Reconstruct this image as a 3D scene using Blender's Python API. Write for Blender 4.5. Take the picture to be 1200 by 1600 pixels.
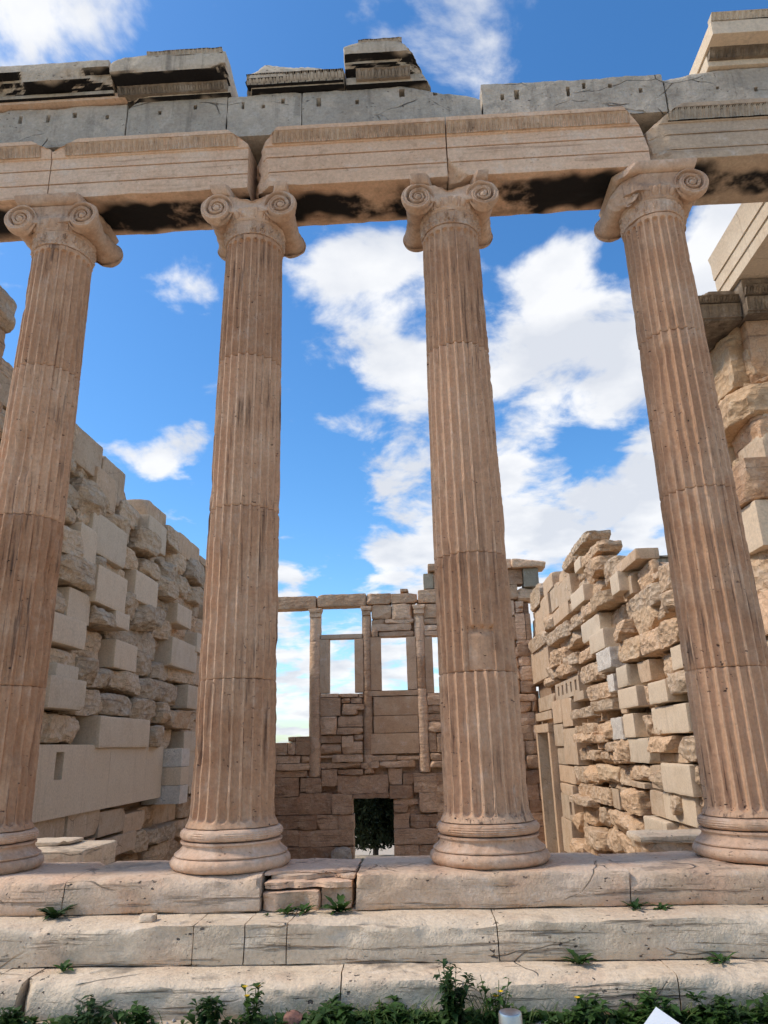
import bpy, math, random
import numpy as np
from mathutils import Vector, Matrix

for o in list(bpy.data.objects):
    bpy.data.objects.remove(o)
sc = bpy.context.scene
COL = sc.collection
R = math.radians

# ------------------------------------------------------------------ camera
# X runs along the temple front, Y into the building, Z up; z = 0 is the top step
cam_d = bpy.data.cameras.new('camera')
cam = bpy.data.objects.new('camera', cam_d)
COL.objects.link(cam)
sc.camera = cam
CAM = (0.5333, -6.4166, 0.9068)
YAW, PITCH, ROLL, FPX = 0.040568, 0.315681, 0.025114, 1118.5
mr = (Matrix.Rotation(YAW, 3, 'Z') @ Matrix.Rotation(PITCH, 3, 'X') @ Matrix.Rotation(ROLL, 3, 'Y')
      @ Matrix.Rotation(R(90), 3, 'X'))
cam.location = CAM
cam.rotation_euler = mr.to_euler()
cam_d.sensor_fit = 'VERTICAL'
cam_d.sensor_height = 36.0
cam_d.lens = 36.0 * FPX / 1600.0
cam_d.clip_start = 0.05
cam_d.clip_end = 3000
sc.render.resolution_x, sc.render.resolution_y = 768, 1024

# ------------------------------------------------------------------ light
SUN_TO = Vector((-0.68, -0.05, 0.73)).normalized()     # towards the sun: high on the left, grazing the front
sun_d = bpy.data.lights.new('sun', 'SUN')
sun_d.energy = 1.8
sun_d.angle = R(10)
sun_d.color = (1.0, 0.90, 0.78)
sun = bpy.data.objects.new('sun', sun_d)
COL.objects.link(sun)
sun.rotation_euler = SUN_TO.to_track_quat('Z', 'Y').to_euler()
sun.location = SUN_TO * 60
sun_el = math.asin(SUN_TO.z)
sun_az = math.atan2(SUN_TO.x, SUN_TO.y)                # clockwise from +Y

vs = sc.view_settings
vs.view_transform = 'Standard'
vs.look = 'None'
vs.exposure = 0.84
vs.gamma = 1.0
vs.use_curve_mapping = False
sc.cycles.max_bounces = 4
sc.cycles.diffuse_bounces = 3
sc.cycles.glossy_bounces = 2
sc.cycles.transmission_bounces = 2
sc.cycles.caustics_reflective = sc.cycles.caustics_refractive = False
sc.cycles.use_adaptive_sampling = True
sc.cycles.adaptive_threshold = 0.03
sc.cycles.use_denoising = True

world = bpy.data.worlds.new('World')
sc.world = world
world.cycles.sampling_method = 'MANUAL'
world.cycles.sample_map_resolution = 512
world.use_nodes = True
wn, wl = world.node_tree.nodes, world.node_tree.links
wn.clear()


def wnode(t, **k):
    n = wn.new(t)
    for a, b in k.items():
        setattr(n, a, b)
    return n


def wmath(op, a, b=None, clamp=False):
    n = wnode('ShaderNodeMath', operation=op, use_clamp=clamp)
    for i, v in enumerate((a, b)):
        if v is None:
            continue
        if isinstance(v, (int, float)):
            n.inputs[i].default_value = v
        else:
            wl.new(v, n.inputs[i])
    return n.outputs[0]


sky = wnode('ShaderNodeTexSky', sky_type='NISHITA')
sky.sun_disc = False
sky.sun_elevation = sun_el
sky.sun_rotation = sun_az
sky.air_density = 1.0
sky.dust_density = 0.6
sky.ozone_density = 2.0
hs = wnode('ShaderNodeHueSaturation')
hs.inputs['Hue'].default_value = 0.5
hs.inputs['Saturation'].default_value = 1.25
hs.inputs['Value'].default_value = 1.17
wl.new(sky.outputs[0], hs.inputs['Color'])
blue = wnode('ShaderNodeMix', data_type='RGBA', blend_type='MULTIPLY')
blue.inputs[0].default_value = 1.0
blue.inputs[7].default_value = (0.80, 0.975, 1.05, 1)
wl.new(hs.outputs[0], blue.inputs[6])
tc = wnode('ShaderNodeTexCoord')
sep = wnode('ShaderNodeSeparateXYZ')
wl.new(tc.outputs['Generated'], sep.inputs[0])
den = wmath('ADD', wmath('MAXIMUM', sep.outputs[2], 0.0), 0.22)
cmb = wnode('ShaderNodeCombineXYZ')
wl.new(wmath('DIVIDE', sep.outputs[0], den), cmb.inputs[0])
wl.new(wmath('DIVIDE', sep.outputs[1], den), cmb.inputs[1])
cmb.inputs[2].default_value = 3.7
nz = wnode('ShaderNodeTexNoise')
nz.inputs['Scale'].default_value = 6.0
nz.inputs['Detail'].default_value = 7
nz.inputs['Roughness'].default_value = 0.56
nz.inputs['Distortion'].default_value = 0.25
wl.new(cmb.outputs[0], nz.inputs['Vector'])
# the cumulus banks that stand in this part of the sky: direction, spread, weight
CLOUDS = [
    (-0.38188, 0.55444, 0.73944, 260, 0.34), (0.05547, 0.62829, 0.77600, 148, 0.22), (-0.28149, 0.78129, 0.55710, 633, 0.34), (-0.10913, 0.79770, 0.59310, 249, 0.32),
    (-0.01128, 0.85147, 0.52429, 235, 0.30), (0.00942, 0.80107, 0.59850, 559, 0.20), (0.19960, 0.81320, 0.54669, 255, 0.30), (0.22461, 0.85983, 0.45853, 192, 0.30),
    (0.14262, 0.85924, 0.49130, 539, 0.20), (0.28691, 0.84665, 0.44819, 576, 0.20), (0.24559, 0.92466, 0.29102, 103, 0.42), (0.11919, 0.95574, 0.26901, 262, 0.28),
    (-0.29976, 0.87417, 0.38206, 1507, 0.30), (-0.34443, 0.87343, 0.34422, 961, 0.30), (0.37163, 0.74104, 0.55924, 672, 0.36), (-0.16234, 0.98187, 0.09784, 237, 0.36),
    (-0.00552, 0.97054, 0.24087, 350, 0.28), (0.01566, 0.94536, 0.32566, 502, 0.26), (-0.34922, 0.72145, 0.59795, 1562, 0.20), (-0.01568, 0.90290, 0.42957, 721, 0.32),
    (-0.17378, 0.96053, 0.21723, 2232, 0.30), (-0.04484, 0.99053, 0.12978, 360, 0.34), (-0.04985, 0.93115, 0.36121, 1394, 0.26), (0.31674, 0.88350, 0.34511, 574, 0.25),
    (-0.18063, 0.64358, 0.74376, 54, -0.46), (0.24115, 0.61365, 0.75185, 98, -0.46), (-0.35379, 0.81718, 0.45502, 100, -0.44), (-0.08755, 0.94628, 0.31126, 348, -0.40),
    (-0.09360, 0.88396, 0.45811, 426, -0.44), (0.24407, 0.89241, 0.37953, 676, -0.60), (0.17461, 0.90491, 0.38813, 825, -0.40), (0.30230, 0.86471, 0.40111, 1106, -0.40),
    (0.32195, 0.73596, 0.59558, 659, -0.45), (-0.10495, 0.97758, 0.18253, 631, -0.40), (-0.16083, 0.92490, 0.34453, 353, -0.40), (-0.32086, 0.90972, 0.26354, 378, -0.40),
    (-0.38513, 0.75494, 0.53078, 432, -0.25), (-0.17595, 0.69924, 0.69290, 197, -0.20), (0.14237, 0.78018, 0.60914, 915, -0.40), (-0.05856, 0.64320, 0.76345, 270, -0.14),
    (-0.06467, 0.86160, 0.50345, 1938, -0.20), (0.07125, 0.91844, 0.38909, 797, -0.10), (0.26777, 0.77924, 0.56665, 1695, -0.25), (-0.06170, 0.91689, 0.39435, 1402, -0.20),
]
acc = wmath('ADD', wmath('MULTIPLY', nz.outputs['Fac'], 2.3), -0.57)
for (dx, dy, dz, k, w) in CLOUDS:
    vd = wnode('ShaderNodeVectorMath', operation='DOT_PRODUCT')
    wl.new(tc.outputs['Generated'], vd.inputs[0])
    vd.inputs[1].default_value = (dx, dy, dz)
    e = wmath('POWER', math.e, wmath('MULTIPLY', wmath('SUBTRACT', vd.outputs['Value'], 1.0), k))
    acc = wmath('ADD', acc, wmath('MULTIPLY', e, w))
mask = wnode('ShaderNodeValToRGB')
mask.color_ramp.interpolation = 'EASE'
mask.color_ramp.elements[0].position = 0.46
mask.color_ramp.elements[1].position = 0.92
mask.color_ramp.elements[1].color = (0.97, 0.97, 0.97, 1)
wl.new(acc, mask.inputs[0])
# cloud bodies: white tops, pale blue-grey thicker cores
nz2 = wnode('ShaderNodeTexNoise')
nz2.inputs['Scale'].default_value = 5.0
nz2.inputs['Detail'].default_value = 6
wl.new(cmb.outputs[0], nz2.inputs['Vector'])
cr = wnode('ShaderNodeValToRGB')
cr.color_ramp.elements[0].position = 0.38
cr.color_ramp.elements[0].color = (4.2, 4.4, 4.8, 1)
cr.color_ramp.elements[1].position = 0.60
cr.color_ramp.elements[1].color = (5.6, 5.65, 5.75, 1)
wl.new(nz2.outputs['Fac'], cr.inputs[0])
mx = wnode('ShaderNodeMix', data_type='RGBA')
wl.new(mask.outputs[0], mx.inputs[0])
wl.new(blue.outputs[2], mx.inputs[6])
wl.new(cr.outputs[0], mx.inputs[7])
bg = wnode('ShaderNodeBackground')
bg.inputs['Strength'].default_value = 0.1
wl.new(mx.outputs[2], bg.inputs['Color'])
wo = wnode('ShaderNodeOutputWorld')
wl.new(bg.outputs[0], wo.inputs['Surface'])


# ------------------------------------------------------------------ materials
class NG:
    def __init__(self, name):
        self.m = bpy.data.materials.new(name)
        self.m.use_nodes = True
        self.t = self.m.node_tree
        self.t.nodes.clear()
        self.out = self.t.nodes.new('ShaderNodeOutputMaterial')
        self.b = self.t.nodes.new('ShaderNodeBsdfPrincipled')
        self.t.links.new(self.b.outputs[0], self.out.inputs[0])
        self.pos = self.t.nodes.new('ShaderNodeNewGeometry').outputs['Position']

    def link(self, a, b):
        self.t.links.new(a, b)

    def put(self, sock, v):
        if isinstance(v, (int, float)):
            sock.default_value = v
        elif isinstance(v, (tuple, list)):
            sock.default_value = tuple(v) if len(v) == 4 or sock.type == 'VECTOR' else (*v, 1.0)
        else:
            self.link(v, sock)

    def noise(self, scale, detail=5, rough=0.55, vec=None, stretch=None, dist=0.0):
        n = self.t.nodes.new('ShaderNodeTexNoise')
        n.inputs['Scale'].default_value = scale
        n.inputs['Detail'].default_value = detail
        n.inputs['Roughness'].default_value = rough
        n.inputs['Distortion'].default_value = dist
        v = vec if vec is not None else self.pos
        if stretch:
            mp = self.t.nodes.new('ShaderNodeMapping')
            self.link(v, mp.inputs[0])
            mp.inputs['Scale'].default_value = stretch
            v = mp.outputs[0]
        self.link(v, n.inputs['Vector'])
        return n.outputs['Fac']

    def voro(self, scale, feature='DISTANCE_TO_EDGE', stretch=None, vec=None):
        n = self.t.nodes.new('ShaderNodeTexVoronoi')
        n.feature = feature
        n.inputs['Scale'].default_value = scale
        v = vec if vec is not None else self.pos
        if stretch:
            mp = self.t.nodes.new('ShaderNodeMapping')
            self.link(v, mp.inputs[0])
            mp.inputs['Scale'].default_value = stretch
            v = mp.outputs[0]
        self.link(v, n.inputs['Vector'])
        return n.outputs['Distance']

    def ramp(self, v, a, b, lo=0.0, hi=1.0):
        n = self.t.nodes.new('ShaderNodeMapRange')
        n.interpolation_type = 'SMOOTHSTEP'
        self.link(v, n.inputs[0])
        n.inputs[1].default_value, n.inputs[2].default_value = a, b
        n.inputs[3].default_value, n.inputs[4].default_value = lo, hi
        return n.outputs[0]

    def mix(self, f, a, b, mode='MIX'):
        n = self.t.nodes.new('ShaderNodeMix')
        n.data_type = 'RGBA'
        n.blend_type = mode
        self.put(n.inputs[0], f)
        self.put(n.inputs[6], a)
        self.put(n.inputs[7], b)
        return n.outputs[2]

    def math(self, op, a, b):
        n = self.t.nodes.new('ShaderNodeMath')
        n.operation = op
        self.put(n.inputs[0], a)
        self.put(n.inputs[1], b)
        return n.outputs[0]

    def rand(self):
        return self.t.nodes.new('ShaderNodeObjectInfo').outputs['Random']

    def warp(self, scale, amt):
        n = self.t.nodes.new('ShaderNodeTexNoise')
        n.inputs['Scale'].default_value = scale
        n.inputs['Detail'].default_value = 2
        self.link(self.pos, n.inputs['Vector'])
        v = self.t.nodes.new('ShaderNodeVectorMath')
        v.operation = 'MULTIPLY_ADD'
        self.link(n.outputs['Color'], v.inputs[0])
        v.inputs[1].default_value = (amt, amt, amt)
        self.link(self.pos, v.inputs[2])
        return v.outputs[0]

    def finish(self, col, rough, height, bump=0.5, dist=0.02, spec=0.25):
        self.put(self.b.inputs['Base Color'], col)
        self.put(self.b.inputs['Roughness'], rough)
        self.b.inputs['Specular IOR Level'].default_value = spec
        if height is not None:
            bp = self.t.nodes.new('ShaderNodeBump')
            bp.inputs['Strength'].default_value = bump
            bp.inputs['Distance'].default_value = dist
            self.link(height, bp.inputs['Height'])
            self.link(bp.outputs[0], self.b.inputs['Normal'])
        return self.m


def stone_mat(name, a, b, c, d, s=1.3, streak=0.0, streak_axis=(9, 9, 0.6), pits=0.0, cracks=0.0, vary=0.12,
              bump=0.55, crust=None, grain=1.0, foliation=0.0, csh=0.5, mott=0.30, frac=0.0):
    """weathered marble: ground tone a-b, patina c, dark crust d"""
    g = NG(name)
    rn = g.rand()
    col = g.mix(g.ramp(g.noise(s, 5, 0.62), 0.36, 0.64), a, b)
    col = g.mix(g.math('MULTIPLY', g.ramp(g.noise(s * 1.9, 4, 0.62), 0.48, 0.68), 0.75), col, c)
    col = g.mix(g.ramp(rn, 0, 1, 0.0, csh), col, c)
    md = g.noise(4.3, 4, 0.7)
    col = g.mix(g.ramp(md, 0.54, 0.72, 0.0, mott), col, d)
    col = g.mix(g.ramp(md, 0.30, 0.44, mott * 0.9, 0.0), col, (0.74, 0.66, 0.56))
    if streak:
        f = g.ramp(g.noise(1.0, 4, 0.62, stretch=streak_axis), 0.53, 0.70)
        f2 = g.ramp(g.noise(s * 1.2, 2), 0.35, 0.6)
        col = g.mix(g.math('MULTIPLY', g.math('MULTIPLY', f, f2), streak), col, d)
    if foliation:
        f = g.ramp(g.noise(1.0, 4, 0.65, stretch=(1.2, 1.2, 22)), 0.56, 0.70)
        col = g.mix(g.math('MULTIPLY', f, foliation), col, d)
    h = g.noise(7, 5, 0.64)
    hf = g.noise(55, 2, 0.7)
    height = g.math('ADD', h, g.math('MULTIPLY', hf, 0.22 * grain))
    if foliation:
        height = g.math('SUBTRACT', height, g.math('MULTIPLY', f, foliation * 0.9))
    if frac:
        fv = g.voro(6.5, 'F1', vec=g.warp(5.0, 0.12), stretch=(1, 1, 1.5))
        height = g.math('ADD', height, g.math('MULTIPLY', fv, frac))
        ce = g.ramp(g.voro(6.5, vec=g.warp(5.0, 0.12), stretch=(1, 1, 1.5)), 0.0, 0.03, 1, 0)
        col = g.mix(g.math('MULTIPLY', ce, 0.35), col, d)
    if pits:
        p = g.ramp(g.noise(26, 2, 0.55, stretch=(0.8, 0.8, 1.5)), 0.66, 0.73)
        p = g.math('MULTIPLY', p, g.ramp(g.noise(2.2, 2), 0.42, 0.6))
        col = g.mix(g.math('MULTIPLY', p, pits), col, d)
        height = g.math('SUBTRACT', height, g.math('MULTIPLY', p, 0.7))
    if cracks:
        w = g.warp(2.2, 0.22)
        cv = g.voro(1.25, vec=w, stretch=(0.7, 0.7, 1.7))
        cm = g.math('MULTIPLY', g.ramp(cv, 0.0, 0.009, 1, 0), g.ramp(g.noise(1.7, 2), 0.50, 0.60))
        col = g.mix(g.math('MULTIPLY', cm, cracks), col, d)
        height = g.math('SUBTRACT', height, g.math('MULTIPLY', cm, 0.9))
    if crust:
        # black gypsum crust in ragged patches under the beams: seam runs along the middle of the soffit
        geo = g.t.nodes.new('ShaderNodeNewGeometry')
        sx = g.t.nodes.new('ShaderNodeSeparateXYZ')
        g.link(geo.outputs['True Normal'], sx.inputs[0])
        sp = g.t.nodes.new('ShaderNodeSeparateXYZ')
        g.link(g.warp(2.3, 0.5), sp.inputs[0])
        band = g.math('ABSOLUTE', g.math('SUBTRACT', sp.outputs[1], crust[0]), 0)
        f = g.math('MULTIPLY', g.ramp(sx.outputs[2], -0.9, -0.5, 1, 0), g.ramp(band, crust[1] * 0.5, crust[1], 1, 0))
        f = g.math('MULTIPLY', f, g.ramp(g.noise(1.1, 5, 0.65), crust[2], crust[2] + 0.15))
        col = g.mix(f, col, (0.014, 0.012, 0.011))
    fine = g.ramp(g.noise(30, 4, 0.72), 0.25, 0.75, 0.86, 1.12)
    hsv = g.t.nodes.new('ShaderNodeHueSaturation')
    g.link(col, hsv.inputs['Color'])
    g.link(g.math('MULTIPLY', fine, g.ramp(rn, 0, 1, 1 - vary, 1 + vary)), hsv.inputs['Value'])
    return g.finish(hsv.outputs[0], 0.88, height, bump, 0.03)


MAT = {}
MAT['shaft'] = stone_mat('column_marble', (0.565, 0.322, 0.185), (0.45, 0.24, 0.132), (0.63, 0.42, 0.275), (0.075, 0.045, 0.034),
                         s=0.9, streak=0.8, streak_axis=(26, 26, 1.3), pits=1.0, mott=0.18, vary=0.10, bump=0.6)
MAT['capital'] = stone_mat('capital_marble', (0.57, 0.375, 0.25), (0.49, 0.305, 0.195), (0.61, 0.435, 0.31), (0.11, 0.08, 0.06),
                           s=2.2, streak=0.4, pits=0.5, vary=0.06, bump=0.55)
MAT['base'] = stone_mat('base_marble', (0.62, 0.395, 0.255), (0.53, 0.305, 0.18), (0.66, 0.475, 0.345), (0.134, 0.090, 0.066),
                        s=1.8, streak=0.35, pits=0.6, vary=0.06, bump=0.55)
MAT['architrave'] = stone_mat('architrave_marble', (0.69, 0.455, 0.295), (0.63, 0.385, 0.235), (0.7, 0.505, 0.355), (0.247, 0.123, 0.066),
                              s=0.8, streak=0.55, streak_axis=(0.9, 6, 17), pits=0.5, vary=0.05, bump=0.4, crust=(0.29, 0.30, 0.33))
MAT['architrave_grey'] = stone_mat('architrave_greyed_marble', (0.484, 0.356, 0.242), (0.536, 0.389, 0.268), (0.422, 0.318, 0.224), (0.134, 0.095, 0.070),
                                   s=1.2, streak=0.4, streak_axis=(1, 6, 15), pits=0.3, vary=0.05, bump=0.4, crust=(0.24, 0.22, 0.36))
MAT['moulding'] = stone_mat('weathered_moulding', (0.55, 0.375, 0.245), (0.46, 0.3, 0.19), (0.61, 0.44, 0.3), (0.10, 0.065, 0.045),
                            s=2.0, streak=0.4, pits=0.6, vary=0.05, bump=0.5)
MAT['frieze'] = stone_mat('eleusis_limestone', (0.5, 0.43, 0.345), (0.4, 0.34, 0.27), (0.56, 0.47, 0.37), (0.045, 0.04, 0.036),
                          s=1.6, streak=0.35, pits=0.7, cracks=0.55, vary=0.06, bump=1.0, csh=0.3)
MAT['cornice'] = stone_mat('cornice_marble', (0.51, 0.42, 0.315), (0.43, 0.345, 0.255), (0.59, 0.485, 0.365), (0.05, 0.043, 0.037),
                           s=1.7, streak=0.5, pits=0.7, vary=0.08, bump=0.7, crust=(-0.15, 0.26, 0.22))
MAT['crusted'] = stone_mat('crusted_carving', (0.25, 0.195, 0.14), (0.15, 0.115, 0.085), (0.33, 0.255, 0.18), (0.02, 0.018, 0.016),
                           s=3.0, streak=0.6, pits=0.6, vary=0.06, bump=0.6)
MAT['new'] = stone_mat('new_marble', (0.72, 0.585, 0.43), (0.66, 0.52, 0.37), (0.62, 0.475, 0.33), (0.268, 0.190, 0.132),
                       s=1.0, streak=0.2, pits=0.25, vary=0.10, bump=0.22, grain=1.2, csh=0.8, mott=0.12)
MAT['picked'] = stone_mat('picked_white_marble', (0.700, 0.622, 0.528), (0.618, 0.546, 0.458), (0.720, 0.636, 0.537), (0.309, 0.275, 0.238),
                          s=5, pits=1.0, vary=0.05, bump=0.9, grain=2.0)
MAT['rubble'] = stone_mat('old_broken_marble', (0.59, 0.42, 0.27), (0.67, 0.51, 0.36), (0.5, 0.315, 0.18), (0.10, 0.07, 0.05),
                          s=2.0, foliation=0.45, pits=0.5, vary=0.18, bump=0.9, frac=1.6, csh=0.75)
MAT['rubble_pale'] = stone_mat('old_broken_marble_pale', (0.59, 0.445, 0.30), (0.67, 0.53, 0.385), (0.50, 0.345, 0.21), (0.10, 0.07, 0.05),
                               s=2.0, foliation=0.35, pits=0.5, vary=0.20, bump=1.0, csh=0.6, frac=1.7)
MAT['flat'] = stone_mat('old_dressed_marble', (0.58, 0.425, 0.285), (0.63, 0.485, 0.34), (0.51, 0.345, 0.215), (0.134, 0.085, 0.062),
                        s=1.5, streak=0.35, pits=0.5, cracks=0.5, vary=0.13, bump=0.55, csh=0.7)
MAT['ochre'] = stone_mat('ochre_fractured_marble', (0.56, 0.37, 0.215), (0.5, 0.31, 0.17), (0.6, 0.45, 0.3), (0.165, 0.085, 0.044),
                         s=2.0, foliation=0.3, pits=0.3, vary=0.08, bump=0.7, frac=1.6)
MAT['west'] = stone_mat('west_wall_marble', (0.63, 0.395, 0.235), (0.55, 0.32, 0.18), (0.68, 0.47, 0.31), (0.09, 0.058, 0.042),
                        s=1.1, foliation=0.4, pits=0.5, vary=0.20, bump=0.8, frac=0.9, csh=0.6)
MAT['west_low'] = stone_mat('west_base_poros', (0.55, 0.33, 0.195), (0.44, 0.25, 0.145), (0.62, 0.41, 0.26), (0.06, 0.04, 0.03),
                            s=1.1, foliation=0.5, pits=0.5, vary=0.16, bump=0.8, frac=1.0, csh=0.6)
MAT['west_panel'] = stone_mat('west_panel_marble', (0.6, 0.375, 0.22), (0.54, 0.325, 0.185), (0.63, 0.43, 0.275), (0.185, 0.104, 0.062),
                              s=0.8, foliation=0.15, vary=0.08, bump=0.25)
MAT['step'] = stone_mat('step_marble', (0.66, 0.53, 0.385), (0.58, 0.455, 0.32), (0.62, 0.45, 0.31), (0.12, 0.10, 0.085),
                        s=1.1, foliation=0.75, pits=1.3, cracks=0.45, vary=0.04, bump=0.9, csh=0.2)
MAT['stylobate'] = stone_mat('stylobate_marble', (0.67, 0.5, 0.36), (0.61, 0.42, 0.275), (0.66, 0.41, 0.265), (0.12, 0.10, 0.085),
                             s=1.1, foliation=0.6, pits=1.0, cracks=0.45, vary=0.05, bump=0.9, csh=0.6)
MAT['core'] = stone_mat('wall_core_rubble', (0.309, 0.204, 0.128), (0.258, 0.162, 0.097), (0.350, 0.237, 0.150), (0.08, 0.06, 0.05),
                        s=3, pits=0.6, vary=0.02, bump=1.0)  # dark tone puts shade into the gaps between wall stones
MAT['grey_new'] = stone_mat('greenish_grey_limestone', (0.350, 0.294, 0.211), (0.299, 0.252, 0.180), (0.391, 0.323, 0.233), (0.10, 0.09, 0.075),
                            s=2, streak=0.4, vary=0.06, bump=0.5)


def simple_mat(name, a, b, scale, rough, bump=0.3, metal=0.0, spec=0.3, trans=0.0):
    g = NG(name)
    rn = g.rand()
    col = g.mix(g.ramp(g.noise(scale, 5, 0.6), 0.35, 0.65), a, b)
    hsv = g.t.nodes.new('ShaderNodeHueSaturation')
    g.link(col, hsv.inputs['Color'])
    g.link(g.ramp(rn, 0, 1, 0.85, 1.15), hsv.inputs['Value'])
    g.b.inputs['Metallic'].default_value = metal
    m = g.finish(hsv.outputs[0], rough, g.noise(scale * 4, 5), bump, 0.01, spec)
    if trans:
        tr = g.t.nodes.new('ShaderNodeBsdfTranslucent')
        g.link(hsv.outputs[0], tr.inputs[0])
        ms = g.t.nodes.new('ShaderNodeMixShader')
        ms.inputs[0].default_value = trans
        g.link(g.b.outputs[0], ms.inputs[1])
        g.link(tr.outputs[0], ms.inputs[2])
        g.link(ms.outputs[0], g.out.inputs[0])
    return m


MAT['leaf'] = simple_mat('weed_leaf', (0.055, 0.115, 0.022), (0.035, 0.075, 0.016), 14, 0.55, 0.2, trans=0.25)
MAT['leaf_dark'] = simple_mat('weed_leaf_dark', (0.03, 0.07, 0.016), (0.02, 0.05, 0.012), 14, 0.55, 0.2, trans=0.2)
MAT['grass'] = simple_mat('grass_blade', (0.085, 0.15, 0.03), (0.12, 0.15, 0.045), 6, 0.6, 0.1, trans=0.3)
MAT['flower'] = simple_mat('yellow_petal', (0.75, 0.50, 0.02), (0.70, 0.42, 0.015), 30, 0.6, 0.1)
MAT['tree_leaf'] = simple_mat('evergreen_leaf', (0.035, 0.055, 0.022), (0.022, 0.038, 0.016), 3, 0.6, 0.2, trans=0.1)
MAT['bark'] = simple_mat('bark', (0.10, 0.075, 0.055), (0.06, 0.045, 0.034), 9, 0.9, 0.8)
MAT['steel'] = simple_mat('brushed_steel', (0.42, 0.42, 0.42), (0.34, 0.34, 0.35), 40, 0.32, 0.05, metal=1.0, spec=0.5)
MAT['sign'] = simple_mat('white_sign_panel', (0.80, 0.80, 0.80), (0.77, 0.77, 0.78), 6, 0.35, 0.03)
MAT['red_stone'] = simple_mat('reddish_stone', (0.30, 0.15, 0.11), (0.22, 0.11, 0.085), 16, 0.9, 0.7)
MAT['pebble'] = simple_mat('white_pebble', (0.58, 0.56, 0.53), (0.42, 0.40, 0.38), 16, 0.85, 0.5)
MAT['dirt'] = simple_mat('pale_trodden_rock', (0.50, 0.405, 0.30), (0.40, 0.32, 0.235), 3.5, 0.95, 0.9)
MAT['dark_iron'] = simple_mat('rust_stain', (0.05, 0.035, 0.03), (0.03, 0.025, 0.022), 16, 0.95, 0.6)


# ------------------------------------------------------------------ mesh helpers
def _hash(ix, iy, iz, s):
    h = (ix.astype(np.uint32) * np.uint32(374761393) + iy.astype(np.uint32) * np.uint32(668265263)
         + iz.astype(np.uint32) * np.uint32(2246822519) + np.uint32((s * 3266489917) & 0xFFFFFFFF))
    h ^= h >> np.uint32(13)
    h *= np.uint32(1274126177)
    h ^= h >> np.uint32(16)
    h *= np.uint32(2654435761)
    h ^= h >> np.uint32(15)
    return h.astype(np.float64) / 2147483648.0 - 1.0


def vn(P, seed=0):
    """value noise in -1..1"""
    P = np.asarray(P, float) + 1000.0
    i = np.floor(P).astype(np.int64)
    f = P - i
    f = f * f * f * (f * (f * 6 - 15) + 10)
    r = 0
    for a in (0, 1):
        for b in (0, 1):
            for c in (0, 1):
                w = ((f[:, 0] if a else 1 - f[:, 0]) * (f[:, 1] if b else 1 - f[:, 1]) * (f[:, 2] if c else 1 - f[:, 2]))
                r = r + w * _hash(i[:, 0] + a, i[:, 1] + b, i[:, 2] + c, seed)
    return r


def fbm(P, octs=4, seed=0, gain=0.5):
    r, a, n = 0, 1.0, 0
    Q = np.asarray(P, float).copy()
    for k in range(octs):
        r = r + a * vn(Q, seed + k * 17)
        n += a
        a *= gain
        Q = Q * 2.03 + 3.1
    return r / n


def ridge(P, octs=4, seed=0):
    r, a, n = 0, 1.0, 0
    Q = np.asarray(P, float).copy()
    for k in range(octs):
        r = r + a * (1 - 2 * np.abs(vn(Q, seed + k * 17)))
        n += a
        a *= 0.5
        Q = Q * 2.1 + 5.3
    return r / n


ORG = {}                                                   # world origin of every object, for parenting


def mk(name, V, F, mat, parent=None, org=None, sharp=38, smooth=True):
    """one mesh object from world-space vertices and faces (ndarray of quads or a list)"""
    V = np.asarray(V, float)
    if org is None:
        lo, hi = V.min(0), V.max(0)
        org = np.array([(lo[0] + hi[0]) / 2, (lo[1] + hi[1]) / 2, lo[2]])
    org = np.asarray(org, float)
    me = bpy.data.meshes.new(name)
    if isinstance(F, np.ndarray):
        k = F.shape[1]
        c = V.mean(0)                                      # keep every shell facing outwards
        A, B, D = V[F[:, 0]] - c, V[F[:, 1]] - c, V[F[:, 2]] - c
        vol = np.einsum('ij,ij->', A, np.cross(B, D))
        if k == 4:
            vol += np.einsum('ij,ij->', A, np.cross(D, V[F[:, 3]] - c))
        if vol < 0 and name != 'ground':
            F = F[:, ::-1]
        me.vertices.add(len(V))
        me.vertices.foreach_set('co', (V - org).astype(np.float32).ravel())
        me.loops.add(F.size)
        me.loops.foreach_set('vertex_index', F.astype(np.int32).ravel())
        me.polygons.add(len(F))
        me.polygons.foreach_set('loop_start', np.arange(0, F.size, k, dtype=np.int32))
        me.update(calc_edges=True)
    else:
        me.from_pydata((V - org).tolist(), [], F)
    if smooth:
        me.polygons.foreach_set('use_smooth', np.ones(len(me.polygons), dtype=bool))
        if sharp:
            me.set_sharp_from_angle(angle=R(sharp))
    me.materials.append(MAT[mat] if isinstance(mat, str) else mat)
    o = bpy.data.objects.new(name, me)
    COL.objects.link(o)
    ORG[o.name] = org
    if parent is not None:
        o.parent = parent
        o.location = org - ORG[parent.name]
    else:
        o.location = org
    return o


def thing(name, label, cat, loc, group=None):
    o = bpy.data.objects.new(name, None)
    o.empty_display_size = 0.2
    COL.objects.link(o)
    o.location = loc
    ORG[o.name] = np.array(loc, float)
    return tag(o, label, cat, group)


def tag(o, label, cat=None, group=None):
    o['label'] = label
    if cat:
        o['category'] = cat
        o['kind'] = 'thing'
    if group:
        o['group'] = group
    return o


_bg = {}


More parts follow.
